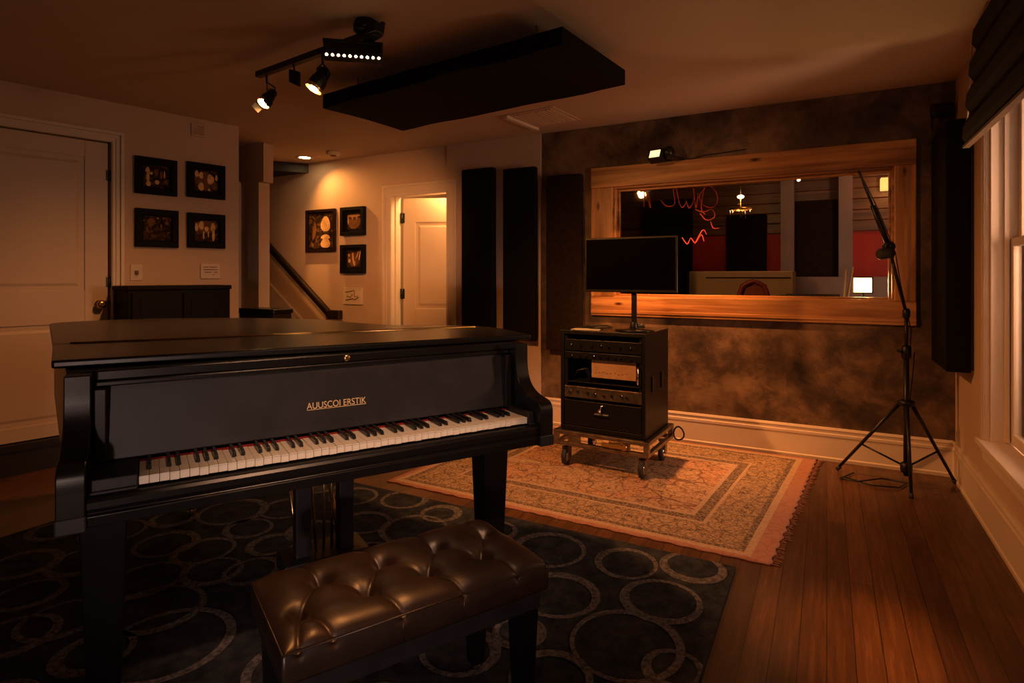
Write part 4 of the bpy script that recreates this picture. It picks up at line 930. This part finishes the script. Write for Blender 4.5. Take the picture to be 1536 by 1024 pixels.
txt = text_mesh('name_lettering', 'AUUSCOI ERSTIK', .030, M['gold'], pn, tm, .0008, 0, 1.0)
wdt = max(v_.co.x for v_ in txt.data.vertices)-min(v_.co.x for v_ in txt.data.vertices); k_ = (ub-ua)/wdt
txt.scale = (k_, 1.0, 1.0)
m = MB(); m.box(ua, ub, .1636, .1660, (za+zb_)/2-.0165, (za+zb_)/2-.0148); m.build('name_underline', M['gold'], pn)
# legs
def pleg(u, v_, w_top=.115, w_bot=.08):
    m = MB(); a, c_ = w_top/2, w_bot/2
    m.hexa([(u-c_, v_-c_, .075), (u+c_, v_-c_, .075), (u+c_, v_+c_, .075), (u-c_, v_+c_, .075)], [(u-a, v_-a, .60), (u+a, v_-a, .60), (u+a, v_+a, .60), (u-a, v_+a, .60)])
    m.box(u-a-.012, u+a+.012, v_-a-.012, v_+a+.012, .59, .632)
    lg = m.build('leg', M['lacq'], pn, bevel=.004)
    m = MB(); m.cyl((u, v_, .05), (u, v_, .078), .02); m.lathe([(.028, -.014), (.03, -.008), (.03, .008), (.028, .014)], (u, v_+.012, .043), (1, 0, 0)); m.build('caster', M['brass'], lg)
pleg(-.085, .22); pleg(1.205, .25); pleg(.22, 1.62)
# lyre
lu0 = .50; lv = .50
for u_ in (.0, .165):
    m = MB(); m.box(lu0+u_, lu0+u_+.058, lv, lv+.06, .17, .64); m.build('lyre_post', M['satin'], pn, bevel=.004)
m = MB(); m.box(lu0-.05, lu0+.273, lv-.05, lv+.12, .11, .175); m.build('lyre_box', M['satin'], pn, bevel=.006)
for k, (x_, tilt) in enumerate(((.082, .03), (.112, .0), (.142, .0))):
    m = MB(); m.tube([(lu0+x_+.012, lv-.04, .115), (lu0+x_+.012, lv-.12, .105), (lu0+x_+.012, lv-.19, .095)], [.009, .012, .016], 10); m.build('pedal', M['brass'], pn)
    m = MB(); m.cyl((lu0+x_-tilt, lv+.03, .63), (lu0+x_, lv+.03, .175), .005, .005, 8); m.build('pedal_rod', M['brass'], pn)
for s_ in (0, 1):
    m = MB(); m.tube([(lu0+.03+s_*.165, lv+.1, .16), (lu0+.03+s_*.165, lv+.5, .63)], .008); m.build('lyre_brace', M['brass'], pn)

# ================================================================== BENCH
bn = thing('piano_bench', 'tufted dark leather piano bench with straight black legs', 'bench', FB)
BL, BD, BZ = .70, .35, .452
btn = []
for px, py in ((455, 904), (545, 907), (496, 864), (588, 864), (678.6, 862), (625, 828), (711, 826)):
    Y = (EYE-BZ-.006)*F_PX/(py-CY); p = Vector(((px-CX)/F_PX*Y, Y, 0))-FB.o; btn.append((p.dot(FB.x), p.dot(FB.y)))
print('RUGCORNER', (q2_ := (floor_at(1227, 686)-FA.o).dot(FA.y))) if False else print('BUTTONS', [(round(a, 3), round(c_, 3)) for a, c_ in btn])
rows = [( .118, (.07, .235, .40, .565)), (.235, (.15, .315, .48, .64))]
btn = [(x, y) for y, xs_ in ((.115, (.06, .225, .39, .555)), (.235, (.145, .31, .475, .64))) for x in xs_]
fr_b = sorted(btn)
segs = []
for a in btn:
    for c_ in btn:
        if a < c_ and abs(a[0]-c_[0]) < .11 and a[1] != c_[1]: segs.append((a, c_))
for x, y in btn:
    if y < .2:
        segs.append(((x, y), (x+.045, -.0))) ; segs.append(((x, y), (x-.03, .0))) if x < .1 else None
    else: segs.append(((x, y), (x-.03, BD)))
def bench_h(x, y):
    ex = min(x, BL-x); ey = min(y, BD-y)
    e = lambda d, r: 1 if d > r else (max(0, 1-(1-d/r)**2))**.5
    h = .036*e(max(ex, 0), .075)*e(max(ey, 0), .075)-.004
    for bx, by in btn:
        d = hypot(x-bx, y-by); h -= .016*math.exp(-(d/.020)**2)+.014*math.exp(-(d/.052)**2)
    for (ax, ay), (cx_, cy_) in segs:
        dx_, dy_ = cx_-ax, cy_-ay; L = hypot(dx_, dy_); u = max(0, min(1, ((x-ax)*dx_+(y-ay)*dy_)/L/L)); d = hypot(x-ax-u*dx_, y-ay-u*dy_)
        h -= .0045*math.exp(-(d/.0055)**2)+.006*math.exp(-(d/.022)**2)
    return h
m = MB(); nx, ny = 200, 110; G = {}
for i in range(nx+1):
    for j in range(ny+1):
        x, y = BL*i/nx, BD*j/ny; G[i, j] = m.bm.verts.new((x, y, BZ+bench_h(x, y)))
for i in range(nx):
    for j in range(ny): m.face([G[i, j], G[i+1, j], G[i+1, j+1], G[i, j+1]], True)
per = [(i, 0) for i in range(nx)]+[(nx, j) for j in range(ny)]+[(i, ny) for i in range(nx, 0, -1)]+[(0, j) for j in range(ny, 0, -1)]
prevr = [G[p] for p in per]
for off, dz_ in ((.003, -.006), (.004, -.03), (.003, -.06), (.0, -.068)):
    ring = []
    for (i, j) in per:
        x, y = BL*i/nx, BD*j/ny; ox = (-1 if i == 0 else 1 if i == nx else 0)*off; oy = (-1 if j == 0 else 1 if j == ny else 0)*off
        bul = 0
        ring.append(m.bm.verts.new((x+ox, y+oy, BZ-.004+dz_)))
    for k in range(len(per)): m.face([prevr[k], prevr[(k+1) % len(per)], ring[(k+1) % len(per)], ring[k]], True)
    prevr = ring
m.face(prevr)
cush = m.build('cushion', M['leather'], bn)
m = MB(); z_ = BZ-.004
m.tube([(0-.002, -.002, z_), (BL+.002, -.002, z_), (BL+.002, BD+.002, z_), (-.002, BD+.002, z_), (-.002, -.002, z_)], .0022, 8); m.build('piping', M['leather'], cush)
for x in (.27, .435): m = MB(); m.cyl((x, -.0045, BZ-.01), (x, -.0035, BZ-.068), .0015, n=6); m.build('seam', M['leather'], cush)
for x, y in btn: m = MB(); m.sphere((x, y, BZ+bench_h(x, y)+.005), .0105, 1, 1, .45); m.build('button', M['leather'], cush)
m = MB(); m.box(.012, BL-.012, .012, BD-.012, BZ-.125, BZ-.071); m.build('apron', M['satin'], bn, bevel=.003)
for x, y in ((.05, .045), (BL-.05, .045), (.05, BD-.045), (BL-.05, BD-.045)):
    m = MB(); a, c_ = .032, .021; m.hexa([(x-c_, y-c_, .03), (x+c_, y-c_, .03), (x+c_, y+c_, .03), (x-c_, y+c_, .03)], [(x-a, y-a, BZ-.126), (x+a, y-a, BZ-.126), (x+a, y+a, BZ-.126), (x-a, y+a, BZ-.126)])
    lg = m.build('leg', M['lacq'], bn, bevel=.003); m = MB(); m.cyl((x, y, .0145), (x, y, .03), .014, .018); m.build('glide', M['chrome'], lg)

# ================================================================== RACK ON DOLLY
fl_ = Vector((.3236*1, 3.888, 0)); frt = Vector((.825, 3.60, 0)); bk = Vector((1.137, 3.958, 0))
ra = atan2(frt.y-fl_.y, frt.x-fl_.x); RW = (frt-fl_).length; RD = .49
FK = Frame((fl_.x, fl_.y), ra+radians(-1))
RZ0, RZ1 = .245, .893
rk = thing('equipment_rack', 'black wheeled-out audio rack cabinet with gear and a drawer', 'equipment rack', FK, (0, 0, 0))
m = MB(); e = .022
m.box(0, e, 0, RD, RZ0, RZ1); m.box(RW-e, RW, 0, RD, RZ0, RZ1); m.box(e, RW-e, 0, RD, RZ1-.02, RZ1); m.box(e, RW-e, 0, RD, RZ0, RZ0+.03); m.box(e, RW-e, RD-.02, RD, RZ0+.03, RZ1-.02); m.build('case', M['plastic'], rk, bevel=.003)
m = MB(); m.box(-.003, RW+.003, -.004, RD+.003, RZ1, RZ1+.006); m.build('top_panel', M['plastic'], rk, bevel=.002)
for xr in (e, RW-e-.022):
    m = MB(); m.box(xr, xr+.022, .015, .03, RZ0+.03, RZ1-.02)
    for k in range(18): m.cyl((xr+.011, .013, RZ0+.06+k*.031), (xr+.011, .0155, RZ0+.06+k*.031), .003, n=6)
    m.build('rack_rail', M['blackmetal'], rk)
zk = lambda py: EYE-(py-CY)*3.75/F_PX
def unit(z0, z1, mat, nm='rack_unit', knobs=8, dpt=.25, x0=e+.004, x1=None, yo=.006):
    x1 = x1 or RW-e-.004
    m = MB(); m.box(x0, x1, yo, yo+.008, z0, z1); m.box(x0+.02, x1-.02, yo+.008, dpt, z0+.003, z1-.003); u = m.build(nm, M[mat], rk, bevel=.0015)
    random.seed(int(z0*1000))
    for k in range(knobs):
        xk = x0+.04+(x1-x0-.08)*(k+.5*random.random())/knobs; m = MB()
        m.lathe([(.008, 0), (.007, .012)], (xk, yo, (z0+z1)/2+random.uniform(-.006, .006)), (0, -1, 0), 12); m.build('knob', M['chrome' if k % 3 == 0 else 'plastic'], u)
    return u
unit(zk(528), zk(511), 'plastic', knobs=7)
unit(zk(540), zk(530), 'plastic', 'patch_bay', 9)
unit(zk(600), zk(583), 'steel', knobs=8)
# open bay with pale unit
m = MB(); m.box(e, RW-e, .02, .4, zk(577), zk(577)+.004); m.build('shelf', M['blackmetal'], rk, bevel=.001)
m = MB(); z0_, z1_ = zk(568)+.0, zk(541); m.box(RW*.36, RW-.07, .03, .3, z0_, z1_); pu = m.build('pale_unit', M['carton'], rk, bevel=.003); props(pu, label='tan metal rack unit with small printed marks')
m = MB()
for k in range(9): m.box(RW*.40+k*.026, RW*.40+k*.026+.012, .0285, .03, z0_+.03+.004*(k % 3), z0_+.034+.004*(k % 3))
m.build('printed_mark', M['ink'], pu)
m = MB(); m.tube([(RW-.05, .02, zk(545)), (RW-.045, -.012, zk(548)), (RW-.045, -.012, zk(570)), (RW-.05, .02, zk(573))], .006); m.build('handle', M['chrome'], rk)
for k in range(2):
    m = MB(); m.tube([(.06, .08, zk(577)+.012), (.1, .05, zk(560)), (.15+.02*k, .06, zk(556)), (.18, .08, zk(577)+.012), (.12, .12, zk(575))], .005, 7); m.build('cable', M['cable'], rk)
# drawer
dz0, dz1 = RZ0+.035, zk(604)
m = MB(); m.box(e+.004, RW-e-.004, .002, .012, dz0, dz1); m.box(e+.02, RW-e-.02, .012, .4, dz0+.01, dz1-.01); dr = m.build('drawer', M['plastic'], rk, bevel=.003)
m = MB(); xm = RW/2-.0; zmid = (dz0+dz1)/2+.01
m.hexa([(xm-.05, .002, zmid-.012), (xm+.05, .002, zmid-.012), (xm+.05, .002, zmid), (xm-.05, .002, zmid)], [(xm-.045, -.014, zmid-.01), (xm+.045, -.014, zmid-.01), (xm+.045, -.014, zmid-.004), (xm-.045, -.014, zmid-.004)]); m.tube([(xm, -.004, zmid), (xm-.012, -.012, zmid+.02), (xm, -.012, zmid+.045), (xm+.008, -.008, zmid+.06)], [.006, .009, .006, .008]); m.build('latch_handle', M['chrome'], dr)
# side handle recess
for y_ in (.14, .34):
    m = MB(); m.box(RW, RW+.004, y_-.02, y_+.025, .52, .62); m.box(RW+.004, RW+.008, y_-.024, y_-.018, .52, .62); m.build('side_latch', M['blackmetal'], rk, bevel=.001)
# dolly
dk = thing('rack_dolly', 'scuffed steel dolly on four casters under the rack', 'dolly', FK, (0, 0, 0))
X0, X1, Y0, Y1 = -.035, RW+.03, -.035, RD+.03; zt_, zb_ = RZ0-.003, RZ0-.10
m = MB()
for a, c_ in ((zt_-.026, zt_), (zb_, zb_+.024)):
    m.box(X0, X1, Y0, Y0+.028, a, c_); m.box(X0, X1, Y1-.028, Y1, a, c_); m.box(X0, X0+.028, Y0+.028, Y1-.028, a, c_); m.box(X1-.028, X1, Y0+.028, Y1-.028, a, c_)
for x_ in (X0, X1-.03):
    for y_ in (Y0, Y1-.03): m.box(x_-.002, x_+.032, y_-.002, y_+.032, zb_, zt_)
m.box(X0+.1, X0+.19, Y0+.004, Y0+.02, zb_+.024, zt_-.026); m.box(X1-.26, X1-.12, Y0+.004, Y0+.02, zb_+.024, zt_-.026); m.build('frame', M['steel'], dk, bevel=.003)
m = MB(); m.box(X0+.028, X1-.028, Y0+.028, Y1-.028, zt_-.02, zt_); m.build('deck', M['plat'], dk)
m = MB(); m.box(X1-.30, X1-.17, Y0-.01, Y0, zb_+.035, zb_+.06); m.lathe([(.018, 0), (.018, .02)], (X1-.15, Y0, zb_+.048), (0, -1, 0)); m.build('latch', M['brass'], dk)
for x_, y_ in ((X0+.07, Y0+.06), (X1-.05, Y0+.05), (X0+.07, Y1-.06), (X1-.05, Y1-.09)):
    m = MB(); m.lathe([(.03, 0), (.03, -.008), (.014, -.012), (.014, -.03)], (x_, y_, zb_)); m.box(x_-.024, x_-.019, y_-.028, y_+.02, zb_-.085, zb_-.02); m.box(x_+.019, x_+.024, y_-.028, y_+.02, zb_-.085, zb_-.02); m.box(x_-.024, x_+.024, y_-.028, y_+.02, zb_-.03, zb_-.024); cs = m.build('caster', M['steel'], dk)
    rw_ = (zb_-.009)/2-.012; m = MB(); cz_ = .0095+rw_; m.lathe([(rw_*.8, -.016), (rw_, -.011), (rw_, .011), (rw_*.8, .016)], (x_, y_-.012, cz_), (1, 0, 0)); m.build('wheel', M['rubber'], cs)
    m = MB(); m.lathe([(rw_*.55, -.0185), (rw_*.6, -.015), (rw_*.6, .015), (rw_*.55, .0185)], (x_, y_-.012, cz_), (1, 0, 0)); m.build('hub', M['chrome'], cs)
# cable coil hanging at right back of dolly
m = MB(); cpos = (X1+.01, Y1-.02)
pts = [(X1+.008+.035*(1-cos(k*2*pi/14)), Y1-.03+.01*sin(k*.9), zt_-.055+.045*sin(k*2*pi/14)) for k in range(29)]
m.tube(pts, .0055, 8); props(m.build('cable_coil', M['cable'], fr=FK), 'black cable loop hanging off the right rear of the dolly', 'cable')

# ================================================================== MONITOR
Yr, Yl = 3.60, 3.90
pr = Vector(((1015.5-CX)/F_PX*Yr, Yr, 0)); pl = Vector(((877.5-CX)/F_PX*Yl, Yl, 0)); MW = (pr-pl).length; ma = atan2(pr.y-pl.y, pr.x-pl.x)
FM = Frame((pl.x, pl.y), ma); zt_ = (EYE+(CY-358)*Yl/F_PX+EYE+(CY-352)*Yr/F_PX)/2; zb_ = (EYE+(CY-437)*Yl/F_PX+EYE+(CY-440)*Yr/F_PX)/2
zrt = RZ1+.0065
mo = thing('computer_monitor', 'black widescreen monitor with dark screen standing on the rack', 'monitor', FM, (MW/2, .0, zrt)); H0, H1 = zb_-zrt, zt_-zrt
m = MB(); m.box(-MW/2, MW/2, 0, .022, H0, H1); m.box(-MW/2+.06, MW/2-.06, .022, .05, H0+.05, H1-.05); m.build('bezel', M['plastic'], mo, bevel=.004)
m = MB(); m.box(-MW/2+.010, MW/2-.010, -.0015, 0, H0+.018, H1-.012); m.build('screen', M['screen'], mo)
m = MB(); m.box(-.018, .018, -.002, 0, H0+.005, H0+.011); m.build('badge', M['chrome'], mo)
ncx = .02
m = MB(); m.box(ncx-.016, ncx+.016, .03, .05, .02, H0+.1); m.cyl((ncx, .04, .02), (ncx, .04, .06), .03, .022); m.build('neck', M['plastic'], mo, bevel=.003)
m = MB(); m.lathe([(.125, .0), (.13, .006), (.12, .012), (.05, .020), (.03, .024)], (ncx, .06, 0), n=36); bs = m.build('base', M['lacq'], mo)
bs.scale = (1, .75, 1)
# things on rack top
m = MB(); random.seed(4)
pts = [(.06, .30, .006), (.12, .22, .008), (.2, .2, .006), (.26, .26, .008), (.2, .32, .012), (.1, .3, .010), (.08, .2, .007), (.16, .13, .006), (.25, .12, .006)]
m.tube(pts, .005, 8); props(m.build('signal_cable', M['cable'], fr=FK, loc=(0, 0, RZ1+.007)), 'loose black cable lying on top of the rack left of the monitor', 'cable')
m = MB(); m.prism([(0, 0), (.19, .02), (.17, .13), (-.02, .11)], 0, .002); props(m.build('paper_sheet', M['paper'], fr=FK, loc=(.06, .03, RZ1+.0065)), 'pale paper sheet lying flat at the rack top front left', 'paper')
m = MB(); m.tube([(.38, .36, .01), (.42, .30, .018), (.46, .33, .012), (.44, .40, .02), (.40, .38, .008)], .008, 8); m.sphere((.45, .31, .018), .017); m.sphere((.41, .35, .02), .015); props(m.build('adapter_cable', M['cable'], fr=FK, loc=(0, 0, RZ1+.007)), 'bunched black adapter lead at the right of the monitor base', 'cable')

# ================================================================== MICROPHONE STAND
cxm, cym = 2.36, 3.50
ms_ = thing('microphone_stand', 'tall black tripod boom microphone stand in front of the booth window', 'microphone stand', None, (cxm, cym, 0))
feet = [floor_at(1367, 749), floor_at(1257, 706), Vector((2.665, 3.52, 0))]
ztj = EYE-(604-CY)*cym/F_PX; zlo = .10
for f_ in feet:
    d = Vector((f_.x-cxm, f_.y-cym, 0)); m = MB(); dn = d.normalized()
    m.cyl((dn.x*.035, dn.y*.035, ztj-.01), (d.x, d.y, .02), .011, .009, 10); lg = m.build('leg', M['blackmetal'], ms_)
    m = MB(); m.cyl((d.x*.97, d.y*.97, .03), (d.x*1.02, d.y*1.02, .009), .013, .012, 10); m.build('rubber_foot', M['rubber'], lg)
    m = MB(); t_ = .62; m.cyl((dn.x*.02, dn.y*.02, zlo+.02), (d.x*t_, d.y*t_, ztj*(1-t_)+.01), .006, n=8); m.build('brace', M['blackmetal'], ms_)
zbj = EYE-(470-CY)*cym/F_PX
m = MB(); m.cyl((0, 0, zlo-.04), (0, 0, zbj-.25), .015); m.cyl((0, 0, zbj-.25), (0, 0, zbj), .010); m.build('pole', M['blackmetal'], ms_)
m = MB(); m.lathe([(.03, ztj-.02), (.045, ztj-.01), (.045, ztj+.01), (.025, ztj+.02)]); m.build('leg_collar', M['plastic'], ms_); m = MB(); m.lathe([(.028, zlo-.02), (.032, zlo), (.032, zlo+.03), (.02, zlo+.04)]); m.build('brace_collar', M['plastic'], ms_)
zcl = EYE-(528-CY)*cym/F_PX
m = MB(); m.lathe([(.018, zcl-.04), (.026, zcl-.03), (.026, zcl+.03), (.018, zcl+.04)]); m.cyl((-.02, 0, zcl), (-.05, 0, zcl+.01), .009); m.build('height_clutch', M['plastic'], ms_)
def MP(px, py, Y): return Vector(((px-CX)/F_PX*Y-cxm, Y-cym, EYE+(CY-py)*Y/F_PX))
B0, B1, B2, B3 = Vector((0, 0, zbj)), MP(1346, 420, cym-.01), MP(1334, 372, cym-.02), MP(1288, 256, cym-.1)
m = MB(); m.lathe([(.012, -.03), (.02, -.02), (.02, .02), (.012, .03)], (0, 0, zbj)); m.build('top_joint', M['plastic'], ms_)
m = MB(); m.tube([B0, B1, B2], .009); m.tube([B2, B2+(B3-B2)*.55], .015); m.tube([B2+(B3-B2)*.5, B3], .007); m.build('boom_arm', M['blackmetal'], ms_)
m = MB(); u_ = B2+(B3-B2)*.02; m.lathe([(.028, -.02), (.032, 0), (.028, .02)], u_, (0, 1, 0)); m.cyl(u_, u_+Vector((0, -.04, 0)), .012); m.build('boom_clutch', M['plastic'], ms_)
m = MB(); wpt = MP(1328, 380, cym-.03); m.lathe([(.022, -.045), (.032, -.035), (.034, .035), (.022, .045)], wpt, (1, 0, .15)); m.build('counterweight', M['rubber'], ms_)
m = MB(); m.tube([B3, B2+(B3-B2)*.55+Vector((.01, -.02, 0)), B2+Vector((.03, -.01, -.03)), B1+Vector((.02, 0, -.03)), Vector((.03, 0, zbj-.1)), Vector((.022, 0, zcl)), Vector((.05, 0, .8)), Vector((.035, 0, .62)), Vector((.022, 0, ztj+.02))], .003, 6); m.build('cable', M['cable'], ms_)
m = MB(); m.tube([(cxm-.3, cym+.12, .012), (cxm-.22, cym-.02, .01), (cxm-.08, cym-.06, .01), (cxm+.02, cym+.02, .01), (cxm-.1, cym+.08, .016), (cxm-.28, cym+.02, .018), (cxm-.34, cym+.1, .01), (cxm-.2, cym+.2, .01)], .005, 8)
props(m.build('floor_cable', M['cable']), 'thin black cable coiled on the floor under the microphone stand', 'cable')
